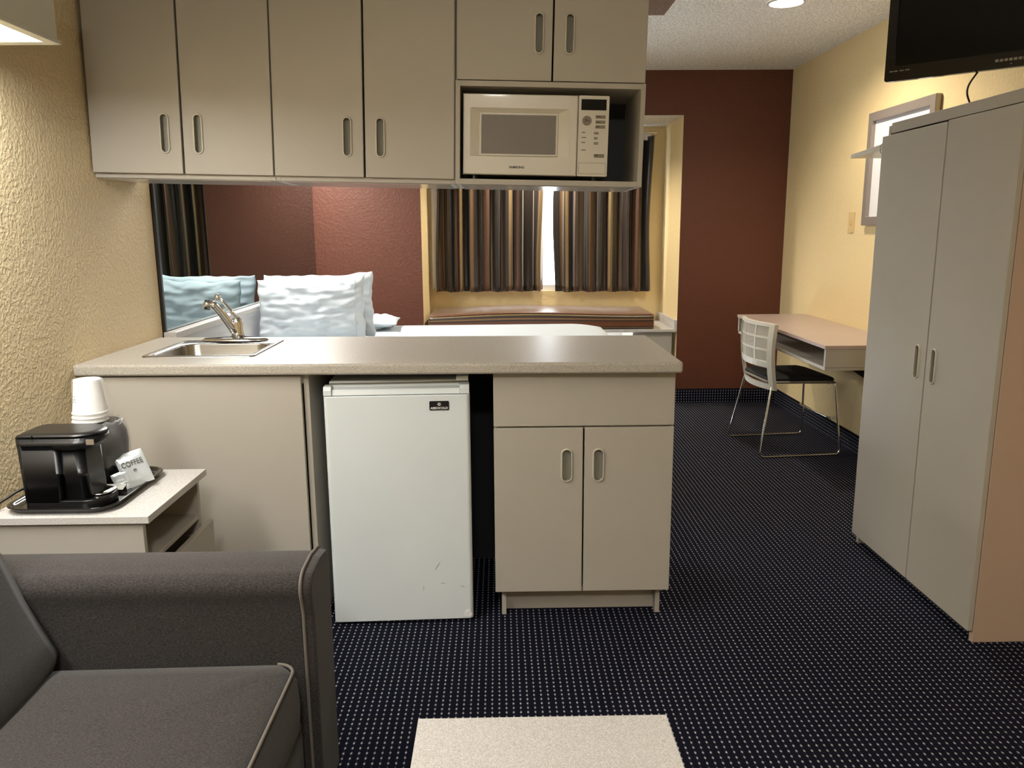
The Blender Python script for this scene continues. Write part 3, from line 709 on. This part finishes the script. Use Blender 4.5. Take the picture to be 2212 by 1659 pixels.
b = MB(); b.box(WXF+.045, WXF+.055, 2.45, 3.28, .0, .035); b.build('plinth', M['dark_void'], wd)
door(wd, 'x', 2.838, 3.308, .042, 1.722, WXF, .018, 2.892, .876, hw=.037, hh=.130)
door(wd, 'x', 2.424, 2.831, .042, 1.725, WXF, .018, 2.779, .876, hw=.037, hh=.130)
sh = thing('small_shelf', 'small white flap shelf sticking out from the far end of the wardrobe', 'shelf', (1.61, 3.4, 1.69))
b = MB(); b.prism([(3.303, 1.672), (3.620, 1.664), (3.620, 1.680), (3.303, 1.697)], 'x', 1.560, 1.73); b.build('board', M['white_plastic'], sh, bevel=.001)
b = MB(); b.box(1.563, 1.580, 3.303, 3.330, 1.697, 1.706); b.build('hinge', M['black_plastic'], sh)
b = MB(); b.tube([(1.558, 3.310, 1.700), (1.553, 3.33, 1.69), (1.553, 3.325, 1.665), (1.558, 3.305, 1.65)], .0018, 6); b.build('hook', M['steel'], sh)

# ------------------------------------------------------------------ right wall things
fr_ = thing('framed_picture', 'silver-framed picture with a wide white mat, half hidden by the wardrobe', 'picture', (XR, 4.43, 1.7))
py0, py1, pz0, pz1 = 4.074, 4.797, 1.374, 2.010
b = MB(); b.slab([(py0, pz0), (py1, pz0), (py1, pz1), (py0, pz1)], [[(py0+.05, pz0+.05), (py1-.05, pz0+.05), (py1-.05, pz1-.05), (py0+.05, pz1-.05)]], 'x', XR-.034, XR-.002); b.build('frame', M['silver_frame'], fr_, bevel=.004)
b = MB(); b.box(XR-.012, XR-.003, py0+.045, py1-.045, pz0+.045, pz1-.045); b.build('mat_board', M['mat_board'], fr_)
b = MB(); b.box(XR-.0135, XR-.012, 4.30, 4.57, 1.56, 1.82); b.build('print', M['print_grey'], fr_)
sw = thing('light_switch', 'ivory light switch on the cream wall beyond the wardrobe', 'light switch', (XR, 5.0, 1.395))
b = MB(); b.box(XR-.007, XR-.0005, 4.955, 5.035, 1.332, 1.456); b.build('switch_plate', M['ivory'], sw, bevel=.002)
b = MB(); b.box(XR-.016, XR-.007, 4.990, 5.000, 1.385, 1.405); b.build('toggle', M['ivory'], sw, bevel=.001)

# desk
dk = thing('desk', 'wall-mounted taupe desk with an open shelf under the top', 'desk', (1.95, 4.85, .63))
b = MB(); b.box(1.705, XR-.001, 4.10, 5.66, .737, .757); dt = b.build('desk_top', M['desk_top'], dk, bevel=.002); 
b = MB(); b.box(1.715, XR-.001, 4.11, 5.65, .622, .640); b.build('lower_shelf', M['laminate'], dk, bevel=.001)
b = MB(); b.box(1.712, XR-.001, 4.105, 4.125, .640, .737); b.build('end_panel', M['laminate'], dk, bevel=.001)
b = MB(); b.box(1.712, XR-.001, 5.635, 5.655, .640, .737); b.build('end_panel', M['laminate'], dk, bevel=.001)
b = MB(); b.box(XR-.02, XR-.002, 4.125, 5.635, .640, .737); b.build('back_panel', M['laminate'], dk)
for yy in (4.62, 5.2):
    b = MB(); b.prism([(1.95, .622), (XR-.002, .622), (XR-.002, .47)], 'y', yy, yy+.02); b.build('wall_bracket', M['dark_void'], dk)

# ------------------------------------------------------------------ desk chair
ch = thing('desk_chair', 'white mesh-back chair with black seat and chrome sled legs at the desk', 'chair', (1.80, 4.88, 0))
CR = Matrix.Translation((1.80, 4.88, 0)) @ Matrix.Rotation(radians(5), 4, 'Z')
def cb(bm_): return bm_.xf(CR)
# local: +x towards the desk, y across
def fillet(pts, r=.03, n=5):
    out = [Vector(pts[0])]
    for a, p, c in zip(pts, pts[1:], pts[2:]):
        a, p, c = Vector(a), Vector(p), Vector(c)
        d1 = (a-p); d2 = (c-p); rr = min(r, d1.length*.45, d2.length*.45)
        s = p+d1.normalized()*rr; e = p+d2.normalized()*rr
        for i in range(n+1):
            t = i/n; out.append(s*(1-t)**2+p*2*t*(1-t)+e*t*t)
    out.append(Vector(pts[-1])); return out
for s, lab in ((-1, None), (1, None)):
    b = MB(); b.tube(fillet([(-.185, s*.20, .445), (-.265, s*.255, .008), (.245, s*.255, .008), (.215, s*.205, .440)], .035), .0065, 10)
    cb(b).build('sled_leg', M['chrome'], ch, smooth=True)
b = MB(); b.tube(fillet([(.226, -.226, .225), (.185, -.19, .225), (.185, .19, .225), (.226, .226, .225)], .04), .005, 8); cb(b).build('cross_bar', M['chrome'], ch, smooth=True)
for xx in (-.18, .18):
    b = MB(); b.tube([(xx, -.19, .437), (xx, .19, .437)], .006, 8); cb(b).build('seat_bar', M['chrome'], ch, smooth=True)
def seat_ring(z, k, dz=0):
    pts = rrect(-.215*k, .235*k, -.225*k, .225*k, .07*k, 6)
    return [(p[0], p[1], z + (-.022*max(0, (p[0]-.1)/.135)**2) ) for p in pts]
b = MB(); b.loft([seat_ring(.446, .93), seat_ring(.452, 1.0), seat_ring(.460, 1.0), seat_ring(.463, .96)]); cb(b).build('seat_shell', M['print_grey'], ch, smooth=True)
b = MB(); b.loft([seat_ring(.464, .94), seat_ring(.474, .965), seat_ring(.484, .93), seat_ring(.489, .8), seat_ring(.487, .4)]); cb(b).build('seat_pad', M['seat_black'], ch, smooth=True)
def bk(y, z):   # backrest surface: curved in plan, raked
    t = (z-.40)/.42
    return (-.215-.015*t-.030*sin(max(0, t)*pi*.8)+.05*(y/.22)**2*.9 - .0*t, y, z)
def bstrip(y0, y1, z0, z1, th, m_, name, n=8, taper=None):
    b = MB(); ny = max(2, int(n)); nz = 8; rows = []
    def q(i, j, o):
        z = z0+(z1-z0)*j/nz
        w = 1 if taper is None else taper(z)
        y = (y0+(y1-y0)*i/ny)*w; p = bk(y, z); return (p[0]+o, p[1], p[2])
    Fv = [[b.bm.verts.new(q(i, j, -th/2)) for j in range(nz+1)] for i in range(ny+1)]
    Bv = [[b.bm.verts.new(q(i, j, th/2)) for j in range(nz+1)] for i in range(ny+1)]
    for i in range(ny):
        for j in range(nz):
            b.bm.faces.new((Fv[i][j], Fv[i+1][j], Fv[i+1][j+1], Fv[i][j+1])); b.bm.faces.new((Bv[i][j], Bv[i][j+1], Bv[i+1][j+1], Bv[i+1][j]))
    for i in range(ny):
        b.bm.faces.new((Fv[i][0], Bv[i][0], Bv[i+1][0], Fv[i+1][0])); b.bm.faces.new((Fv[i][nz], Fv[i+1][nz], Bv[i+1][nz], Bv[i][nz]))
    for j in range(nz):
        b.bm.faces.new((Fv[0][j], Fv[0][j+1], Bv[0][j+1], Bv[0][j])); b.bm.faces.new((Fv[ny][j], Bv[ny][j], Bv[ny][j+1], Fv[ny][j+1]))
    return cb(b).build(name, m_, ch, smooth=False, bevel=.002 if th > .01 else 0)
tp = lambda z: .94+.10*(z-.40)/.42
bstrip(-.235, -.198, .405, .808, .024, M['chair_white'], 'back_post', 2, tp)
bstrip(.198, .235, .405, .808, .024, M['chair_white'], 'back_post', 2, tp)
bstrip(-.200, .200, .788, .811, .020, M['chair_white'], 'top_rail', 8, tp)
bstrip(-.200, .200, .540, .580, .016, M['chair_white'], 'lumbar_rail', 8, tp)
bstrip(-.200, .200, .405, .440, .020, M['chair_white'], 'lower_rail', 8, tp)
bstrip(-.200, .200, .575, .793, .005, M['chair_mesh'], 'mesh_panel', 8, tp)
for yy in (-.075, .065): bstrip(yy-.007, yy+.007, .575, .791, .009, M['chair_white'], 'mesh_rib', 2, tp)
for zz in (.648, .722): bstrip(-.20, .20, zz-.006, zz+.006, .009, M['chair_white'], 'mesh_rib', 8, tp)

# ------------------------------------------------------------------ television
tvc = Vector((1.342, 2.885, 1.858)); ta = radians(-43)
tv = thing('television', 'black flat-screen television on a bracket above the wardrobe', 'television', tuple(tvc)); 
tv.rotation_euler = (radians(0), 0, ta)
def T(b): return b   # local frame: x along the screen, -y is the viewer's side
Wt, Ht = .76, .46
def tvb(b): b.xf(Matrix.Translation(tvc)); return b
b = MB(); b.slab(rrect(0, Wt, 0, Ht, .008), [rrect(.030, Wt-.030, .048, Ht-.030, .002)], 'y', -.003, .02); bz = tvb(b).build('bezel', M['black_gloss'], tv, bevel=.002)
b = MB(); b.box(.028, Wt-.028, .002, .010, .046, Ht-.028); tvb(b).build('screen', M['black_glass'], tv)
b = MB(); b.box(.010, Wt-.010, .018, .045, .010, Ht-.010); b.box(.14, Wt-.14, .045, .07, .08, Ht-.1); tvb(b).build('housing', M['black_plastic'], tv, bevel=.006)
b = MB()
for k in range(7): b.box(.335+k*.0128, .335+k*.0128+.0095, -.0042, -.003, .020, .028)
tvb(b).build('logo', M['print_grey'], bz)
b = MB(); b.lathe([(.0022, -.001), (.0022, .001)], 0, 0, 10); b.xf(Matrix.Translation((.38, -.0035, .011)) @ Matrix.Rotation(pi/2, 4, 'X')); tvb(b).build('indicator', M['print_grey'], bz)
b = MB()
for k, (s_, l_) in enumerate(((.016, .012), (.031, .011), (.048, .013), (.066, .014))): b.box(s_, s_+l_, -.0038, -.003, .030, .0335)
tvb(b).build('print', M['print_grey'], bz)
RT = Matrix.Rotation(ta, 3, 'Z')
mc = tvc + RT @ Vector((Wt/2, .088, Ht/2))
mt_ = thing('tv_bracket', 'black swivel arm holding the television on the right wall', 'bracket', (XR, mc.y, mc.z))
b = MB(); b.tube([mc+Vector((.002, .002, 0)), (1.95, mc.y+.1, mc.z), (XR-.02, mc.y, mc.z)], .018, 12); b.box(XR-.022, XR-.001, mc.y-.06, mc.y+.06, mc.z-.12, mc.z+.12); b.build('arm', M['black_plastic'], mt_)
cs = tvc + Vector((.285, .03, 0))
b = MB(); b.tube(fillet([cs+Vector((0, 0, .01)), cs+Vector((-.035, -.01, -.05)), cs+Vector((-.01, .02, -.121)), cs+Vector((.08, .09, -.106))], .06, 6), .0032, 8)
b.build('cord', M['black_plastic'], tv, smooth=True)

# ------------------------------------------------------------------ light fixtures
vx1, vy0, vy1, vz = -1.135, .25, 2.215, 1.846
vl = thing('wall_light', 'long white box light high on the cream wall over the sofa', 'wall light', (XL, 1.3, vz))
b = MB(); b.box(vx1-.012, vx1, vy0, vy1, vz+.012, vz+.26); b.box(XL+.001, vx1-.012, vy1-.012, vy1, vz+.012, vz+.26); b.box(XL+.001, vx1-.012, vy0, vy0+.012, vz+.012, vz+.26); b.box(XL+.001, vx1-.012, vy0+.012, vy1-.012, vz+.248, vz+.26)
b.build('housing', M['fixture_white'], vl, bevel=.002)
b = MB(); b.slab([(XL+.001, vy0-.004), (vx1+.006, vy0-.004), (vx1+.006, vy1+.004), (XL+.001, vy1+.004)], [[(XL+.03, vy0+.03), (vx1-.024, vy0+.03), (vx1-.024, vy1-.032), (XL+.03, vy1-.032)]], 'z', vz, vz+.012); b.build('rim', M['fixture_white'], vl, bevel=.002)
b = MB(); b.box(XL+.026, vx1-.020, vy0+.026, vy1-.028, vz+.013, vz+.016); b.build('diffuser', M['lens_cool'], vl)
# over the bed
bl = thing('bed_light', 'white box light on the wall over the bed head', 'wall light', (XL, 4.6, 2.0))
b = MB(); by0, by1, bx1, bz_ = 3.75, 5.95, -1.17, 2.02
b.box(bx1-.012, bx1, by0, by1, bz_, bz_+.16); b.box(XL+.014, bx1-.012, by1-.012, by1, bz_, bz_+.16); b.box(XL+.014, bx1-.012, by0, by0+.012, bz_, bz_+.16); b.box(XL+.014, bx1-.012, by0+.012, by1-.012, bz_+.148, bz_+.16)
b.build('housing', M['fixture_white'], bl, bevel=.002)
b = MB(); b.box(XL+.02, bx1-.014, by0+.014, by1-.014, bz_+.004, bz_+.007); b.build('diffuser', M['lens_bed'], bl)
# recessed ceiling light
def downlight(label, x, y, power, col, size=radians(156), emm=None, zc=ZC, rad=.085):
    t = thing('recessed_light', label, 'ceiling light', (x, y, zc))
    b = MB(); n = 32
    b.loft([[(x+r*cos(2*pi*i/n), y+r*sin(2*pi*i/n), z) for i in range(n)] for r, z in ((rad+.012, zc-.0005), (rad+.010, zc-.006), (rad, zc-.007), (rad-.002, zc-.002))], cap=False); b.build('trim_ring', M['fixture_white'], t, smooth=True)
    b = MB(); b.lathe([(rad-.001, zc-.002), (rad*.8, zc-.008), (rad*.4, zc-.012), (.002, zc-.013)], x, y, 32); b.build('lens', emm or M['lens_down'], t, smooth=True)
    l = D.lights.new('bulb', 'SPOT'); l.energy = power; l.color = col; l.spot_size = size; l.spot_blend = .6; l.shadow_soft_size = .06
    lo = D.objects.new('bulb', l); COL.objects.link(lo); lo.parent = t; lo.location = (0, 0, -.03)
    return t
downlight('bright round recessed light in the popcorn ceiling over the desk side', 1.50, 4.39, P_DOWN, (1, .87, .68))
dm = thing('added_fill_light', 'added round fill light on the ceiling behind the camera, out of view', 'ceiling light', (0, -.9, ZC))
b = MB(); b.lathe([(.21, ZC-.001), (.215, ZC-.02), (.205, ZC-.028), (.195, ZC-.022), (.19, ZC-.002)], 0, -.9, 40, cap=False); b.build('trim_ring', M['fixture_white'], dm, smooth=True)
b = MB(); b.lathe([(.194, ZC-.022), (.17, ZC-.055), (.11, ZC-.080), (.002, ZC-.090)], 0, -.9, 40, cap=False); b.build('lens', M['lens_fill'], dm, smooth=True)
downlight('added fill lamp in the window bay ceiling, hidden from view', .40, 6.50, P_BAY_FILL, (1, .90, .74), zc=RZ, rad=.04)  # added fixture, hidden by the wall cabinets, for light on curtains and jambs

# ------------------------------------------------------------------ nightstand with coffee things
NT = .656
ns = thing('nightstand', 'taupe nightstand with white top holding the coffee tray', 'nightstand', (-1.15, 2.15, 0))
b = MB(); b.box(-1.312, -.900, 1.945, 2.356, NT-.020, NT); b.build('top', M['white_top'], ns, bevel=.0015)
b = MB(); b.box(-1.296, -.922, 1.958, 1.974, 0, NT-.020); b.box(-1.296, -.922, 2.330, 2.346, 0, NT-.020); b.box(-1.296, -1.280, 1.974, 2.330, .0, NT-.02); b.box(-1.280, -.924, 1.974, 2.330, .505, .520); b.box(-1.280, -.924, 1.974, 2.330, .04, .055)
b.build('carcass', M['laminate'], ns, bevel=.001)
b = MB(); b.box(-.905, -.888, 1.972, 2.349, .30, .497); b.box(-1.25, -.905, 1.985, 1.997, .31, .46); b.box(-1.25, -.905, 2.312, 2.324, .31, .46); b.box(-1.25, -.905, 1.997, 2.312, .31, .318); b.build('drawer', M['laminate'], ns, bevel=.0015)
b = MB(); b.box(-.921, -.905, 1.972, 2.349, .06, .290); b.build('drawer', M['laminate'], ns, bevel=.0015)
# tray
tr = thing('serving_tray', 'black rounded serving tray on the nightstand', 'tray', (-1.17, 2.15, NT))
tx0, tx1, ty0, ty1 = -1.290, -1.000, 1.958, 2.335
b = MB(); rings = []
for ins, z in ((.016, NT+.001), (.006, NT+.012), (0, NT+.017), (.006, NT+.018), (.012, NT+.013), (.022, NT+.005)):
    rings.append([(p[0], p[1], z) for p in rrect(tx0+ins, tx1-ins, ty0+ins, ty1-ins, .06-ins*.6, 8)])
b.loft(rings); b.xf(Matrix.Identity(4)); b.build('tray_body', M['black_gloss'], tr, smooth=True)
TZ = NT+.0055
# coffee maker
cm = thing('coffee_maker', 'compact black single-serve coffee maker on the tray', 'coffee maker', (-1.15, 2.06, TZ))
mx, my0, my1 = -1.236, 1.985, 2.115
def capsule(x0, x1, y0, y1, rl, rr, z, n=8):
    pts = []
    for cx, cy, a, r in ((x1-rr, y1-rr, 0, rr), (x0+rl, y1-rl, pi/2, rl), (x0+rl, y0+rl, pi, rl), (x1-rr, y0+rr, 3*pi/2, rr)):
        pts += [(cx+r*cos(a+pi/2*i/n), cy+r*sin(a+pi/2*i/n), z) for i in range(n+1)]
    return pts
b = MB(); b.loft([capsule(mx, -1.035, my0, my1, .02, .055, TZ), capsule(mx, -1.033, my0, my1, .02, .055, TZ+.004), capsule(mx, -1.033, my0, my1, .02, .055, TZ+.022), capsule(mx+.003, -1.037, my0+.003, my1-.003, .02, .052, TZ+.025)]); b.build('base', M['black_plastic'], cm, smooth=True)
b = MB(); b.loft([capsule(mx, -1.132, my0, my1, .018, .012, TZ+.02), capsule(mx-.006, -1.132, my0, my1, .018, .012, TZ+.172)]); b.build('rear_column', M['black_plastic'], cm, smooth=True)
b = MB(); b.loft([capsule(-1.134, -1.070, my0+.008, my1-.008, .01, .02, TZ+.02), capsule(-1.134, -1.076, my0+.008, my1-.008, .01, .02, TZ+.165)]); b.build('water_tank', M['black_plastic'], cm, smooth=True)
b = MB(); b.loft([capsule(mx-.006, -1.050, my0, my1, .02, .055, TZ+.160), capsule(mx-.008, -1.040, my0, my1, .02, .06, TZ+.172), capsule(mx-.008, -1.038, my0, my1, .02, .06, TZ+.190)]); b.build('brew_head', M['black_plastic'], cm, smooth=True)
b = MB(); b.loft([capsule(mx-.008, -1.038, my0, my1, .02, .06, TZ+.191), capsule(mx-.005, -1.041, my0+.003, my1-.003, .02, .058, TZ+.197), capsule(mx+.010, -1.055, my0+.012, my1-.012, .02, .05, TZ+.202)]); ld = b.build('lid', M['black_plastic'], cm, smooth=True)
b = MB(); b.box(-1.195, -1.193, my0-.0008, my0+.02, TZ+.189, TZ+.199); b.build('lid_seam', M['black_gloss'], ld)
b = MB(); b.box(-1.062, -1.042, my0+.002, my0+.004, TZ+.172, TZ+.186); b.xf(Matrix.Translation((0, .006, 0))); b.build('brand_plate', M['print_grey'], cm)
b = MB(); b.lathe([(.030, TZ+.026), (.032, TZ+.030), (.027, TZ+.031), (.026, TZ+.027)], -1.068, (my0+my1)/2, 28); b.build('drip_ring', M['chrome'], cm, smooth=True)
b = MB(); b.tube(fillet([(-1.238, 2.09, TZ+.03), (-1.265, 2.04, TZ+.045), (-1.30, 2.0, TZ+.02), (-1.335, 1.95, NT+.0), (-1.375, 1.92, NT-.08)], .03), .0035, 8)
tag(b.build('power_cord', M['black_plastic'], None, smooth=True), 'black power cord of the coffee maker running over the tray edge', 'cord')
# ice bucket and cups
ib = thing('ice_bucket', 'dark round ice bucket with clear liner behind the coffee maker', 'bucket', (-1.150, 2.225, TZ))
bx_, by_ = -1.143, 2.225
b = MB(); b.lathe([(.062, TZ), (.064, TZ+.004), (.073, TZ+.120), (.070, TZ+.150), (.060, TZ+.170), (.054, TZ+.171), (.050, TZ+.160), (.050, TZ+.012), (.002, TZ+.010)], bx_, by_, 40); b.build('bucket_body', M['black_plastic'], ib, smooth=True)
b = MB(); n = 40; rg = []
for r_, z_ in ((.0765, TZ+.06), (.078, TZ+.12), (.076, TZ+.150), (.068, TZ+.176), (.060, TZ+.184), (.058, TZ+.1755)):
    rg.append([(bx_+(r_+.0025*sin(i*5.3)*((z_-TZ)/.19))*cos(2*pi*i/n), by_+(r_+.0025*sin(i*4.1))*sin(2*pi*i/n), z_+.004*sin(i*2.2)) for i in range(n)])
b.loft(rg, cap=False); lo = b.build('plastic_liner', M['clear_plastic'], ib, smooth=True); lo['label'] = 'clear crinkled plastic liner'
b = MB(); b.lathe([(.056, TZ+.1715), (.056, TZ+.178), (.054, TZ+.181), (.002, TZ+.182)], bx_, by_, 32); b.build('lid', M['black_plastic'], ib, smooth=True)
CZ = TZ+.1825
labs = ['lowest paper cup of the stack, only its rim showing', 'middle paper cup of the stack, rim under the top cup', 'topmost white paper cup turned upside down with blue print']
for k in range(3):
    z0 = CZ+k*.012; cx_, cy_ = -1.160+k*.0012, 2.215
    c_ = thing('paper_cup', labs[k], 'cup', (cx_, cy_, z0), 'upside-down paper cups stacked behind the coffee maker')
    b = MB(); b.lathe([(0.0459, z0+.0005), (0.0481, z0+.003), (0.0459, z0+.006), (0.0449, z0+.007), (0.0341, z0+.092), (0.0350, z0+.095), (0.0335, z0+.097), (0.0325, z0+.0955), (0.0325, z0+.0895), (0.0012, z0+.0890)], cx_, cy_, 36, cap=False)
    b.lathe([(0.0436, z0+.004), (0.0325, z0+.0875), (0.0012, z0+.0875)], cx_, cy_, 36, cap=False)
    b.build('cup_body', M['paper'], c_, smooth=True)
    if k == 2:
        b = MB()
        for r_i, (zz, a0, a1) in enumerate(((.052, 3.75, 4.25), (.044, 3.75, 4.35), (.037, 3.75, 4.35))):
            for q in range(7):
                a = a0+(a1-a0)*q/7; a2 = a+(a1-a0)/7*.62
                if (q*3+r_i) % 5 == 4: continue
                def rad_(z): return .0449+(.0341-.0449)*(z-.007)/.085+.0007
                ps = [(cx_+rad_(z)*cos(w_), cy_+rad_(z)*sin(w_), z0+z) for w_, z in ((a, zz-.0018), (a2, zz-.0018), (a2, zz+.0018), (a, zz+.0018))]
                b.bm.faces.new([b.bm.verts.new(p) for p in ps])
        b.build('blue_print', M['print_blue'], c_)
b = MB(); n = 36; cx_, cy_ = -1.158, 2.215; z0 = CZ+.024
rg = []
for r_, z_, lean in ((0.0515, z0-.022, .004), (0.0527, z0-.006, .010), (0.0508, z0+.02, .010), (0.0477, z0+.05, .007), (0.0422, z0+.085, .003), (0.0372, z0+.098, .001), (0.0050, z0+.100, 0)):
    rg.append([(cx_+lean+(r_+.0016*noise.noise(Vector((i*.9, z_*60, 3))))*cos(2*pi*i/n), cy_+(r_+.0016*noise.noise(Vector((i*.7, z_*50, 8))))*sin(2*pi*i/n), z_) for i in range(n)])
b.loft(rg, cap=False); tag(b.build('cup_wrapper', M['cup_wrap'], None, smooth=True), 'clear plastic sleeve pulled over the stacked paper cups', 'wrapper')
# coffee packets
def sachet(name, label, cat, c, w, h, xdir, ydir, m_, th=.006, group=None, seed=0, curl=.0):
    xd = Vector(xdir).normalized(); yd = Vector(ydir); yd = (yd-xd*yd.dot(xd)).normalized(); zd = xd.cross(yd)
    root = thing(name, label, cat, c, group)
    b = MB(); N = 14; K = 16
    def pt(u, v, s):
        e = max(0, (1-abs(u)**4))*max(0, (1-min(1, abs(v)*1.13)**4))
        p = Vector(c)+xd*(u*w/2)+yd*(v*h/2)+zd*(s*(th*.5*e**.6+.0004)+.0012*noise.noise(Vector((u*3+seed, v*3, seed)))+curl*(v*v))
        return p
    F = [[b.bm.verts.new(pt(-1+2*i/N, -1+2*j/K, 1)) for j in range(K+1)] for i in range(N+1)]
    G = [[b.bm.verts.new(pt(-1+2*i/N, -1+2*j/K, -1)) for j in range(K+1)] for i in range(N+1)]
    for i in range(N):
        for j in range(K):
            b.bm.faces.new((F[i][j], F[i+1][j], F[i+1][j+1], F[i][j+1])); b.bm.faces.new((G[i][j], G[i][j+1], G[i+1][j+1], G[i+1][j]))
    for i in range(N):
        b.bm.faces.new((F[i][0], G[i][0], G[i+1][0], F[i+1][0])); b.bm.faces.new((F[i][K], F[i+1][K], G[i+1][K], G[i][K]))
    for j in range(K):
        b.bm.faces.new((F[0][j], F[0][j+1], G[0][j+1], G[0][j])); b.bm.faces.new((F[N][j], G[N][j], G[N][j+1], F[N][j+1]))
    b.build('packet_body', m_, root, smooth=True)
    return root, xd, yd, zd
cp_c = Vector((-1.040, 2.190, TZ+.050))
cpk, xd, yd, zd = sachet('coffee_packet', 'silver white packet printed COFFEE leaning on the tray edge', 'packet', tuple(cp_c), .076, .104, (.78, .58, .20), (-.54, .34, .76), M['foil'], .010, 'coffee packets on the tray', 1, -.004)
text('coffee_lettering', 'COFFEE', .0225, M['print_dark'], cpk, cp_c+yd*.013+zd*.0072, xd, yd, .0003, .0001, .74)
text('small_mark', '*', .020, M['print_dark'], cpk, cp_c-yd*.014+zd*.0072, xd, yd, .0003, .0008)
sachet('coffee_packet', 'silver packet tipped on edge behind the printed coffee packet', 'packet', (-1.062, 2.160, TZ+.026), .046, .046, (.8, .5, .3), (-.5, .3, .8), M['foil'], .008, 'coffee packets on the tray', 4)
sachet('sugar_packet', 'long white condiment packet lying flat on the tray', 'packet', (-1.085, 2.135, TZ+.012), .080, .030, (1, .05, 0), (0, 1, .25), M['paper'], .008, None, 6)
sachet('spoon_packet', 'small rounded white stirrer packet beside the drip ring', 'packet', (-1.040, 2.045, TZ+.033), .034, .016, (.8, .35, .35), (-.3, 1, .2), M['paper'], .004, None, 8)

# ------------------------------------------------------------------ sofa
sf = thing('sofa', 'dark grey fabric sofa with padded arm and pale piping', 'sofa', (-.95, 1.2, 0))
AX0, AX1 = -1.385, -.440
def arc(cx, cy, r, a0, a1, n): return [(cx+r*cos(a0+(a1-a0)*i/n), cy+r*sin(a0+(a1-a0)*i/n)) for i in range(n+1)]
# arm: section in (y,z): straight panel with a padded roll on top overhanging inward
aprof = [(1.802, .06), (1.806, .58)] + arc(1.772, .592, .036, 0, pi/2, 6) + [(1.72, .636), (1.68, .634)] + arc(1.655, .598, .034, pi/2, pi*1.12, 6) + [(1.628, .575), (1.634, .55), (1.640, .43), (1.640, .06)]
b = MB(); b.prism(aprof, 'x', AX0, AX1); arm = b.build('arm', M['sofa'], sf, smooth=True, bevel=.006)
b = MB()
fp = [(1.806, .05), (1.810, .58)] + arc(1.774, .594, .039, 0, pi/2, 6) + [(1.72, .640), (1.68, .638)] + arc(1.653, .598, .038, pi/2, pi*1.1, 6) + [(1.622, .57), (1.630, .54), (1.636, .05)]
fpv = [[(AX1+.0005, p[0], p[1]) for p in fp], [(AX1+.026, 1.72+(p[0]-1.72)*.96, p[1]-.004 if p[1] > .5 else p[1]) for p in fp]]
b.loft(fpv); b.build('arm_front', M['sofa'], sf, bevel=.006)
b = MB(); b.tube([(AX1+.003, p[0]*1.0, p[1]+.001) for p in fp[2:]], .0038, 8); pp = b.build('piping', M['sofa_piping'], arm, smooth=True)
# seat cushion
b = MB(); rings = []
SX0, SX1, SYa, SYb = -1.02, -.440, .72, 1.612
for ins, z in ((.020, .285), (.003, .30), (.0, .36), (.004, .415), (.020, .438), (.07, .450), (.16, .457), (.24, .459)):
    pts = rrect(SX0+ins, SX1-ins, SYa+ins, SYb-ins, max(.02, .045-ins*.3), 8)
    rings.append([(p[0], p[1], z+.010*noise.noise(Vector((p[0]*3.2, p[1]*3.2, 0)))*(1 if z > .42 else .2)) for p in pts])
b.loft(rings); sc_ = b.build('seat_cushion', M['sofa'], sf, smooth=True)
pt_ = rrect(SX0+.012, SX1-.010, SYa+.012, SYb-.010, .042, 8)
b = MB(); pts3 = [(p[0], p[1], .434+.010*noise.noise(Vector((p[0]*3.2, p[1]*3.2, 0)))) for p in pt_]; b.tube(pts3[-9:]+pts3[:9], .0036, 8); b.build('piping', M['sofa_piping'], sc_, smooth=True)
b = MB(); b.prism(rrect(AX0, AX1-.012, .0, 1.636, .02, 3), 'z', .06, .282); b.build('seat_base', M['sofa'], sf, bevel=.006)
for (xx, yy) in ((-1.33, 1.76), (-.48, 1.76), (-1.33, .06), (-.48, .06)):
    b = MB(); b.lathe([(.018, .0005), (.024, .062)], xx, yy, 14); b.build('leg', M['black_plastic'], sf)
# back cushion, leaning towards the wall
b = MB()
bp_ = [(-1.388, .30), (-1.388, .72), (-1.37, .775), (-1.30, .805), (-1.20, .812), (-1.12, .800), (-1.080, .770), (-1.060, .735), (-1.040, .68), (-1.012, .60), (-.975, .52), (-.948, .465), (-.955, .435), (-1.0, .405), (-1.04, .30)]
ny = 26; rings = []
for i in range(ny+1):
    t = i/ny; y = .735+(1.618-.735)*t; k = 1-.10*abs(2*t-1)**6
    cxm, czm = -1.2, .50
    rings.append([(cxm+(p[0]-cxm)*k, y+0*(1-k), czm+(p[1]-czm)*(k)) for p in bp_])
b.loft(rings); b.build('back_cushion', M['sofa'], sf, smooth=True)

# ------------------------------------------------------------------ coffee table
tb = thing('coffee_table', 'low table with a white speckled laminate top in the foreground', 'table', (.08, 1.1, 0))
b = MB(); b.box(-.168, .325, .62, 1.424, .395, .42); b.build('table_top', M['white_top'], tb, bevel=.002)
b = MB(); b.box(-.128, .285, .66, .68, 0, .395); b.box(-.128, .285, 1.36, 1.38, 0, .395); b.box(-.128, .285, .68, 1.36, .12, .138); b.build('base_panels', M['laminate'], tb, bevel=.001)

for o in D.objects:
    if '_loc' in o: del o['_loc']
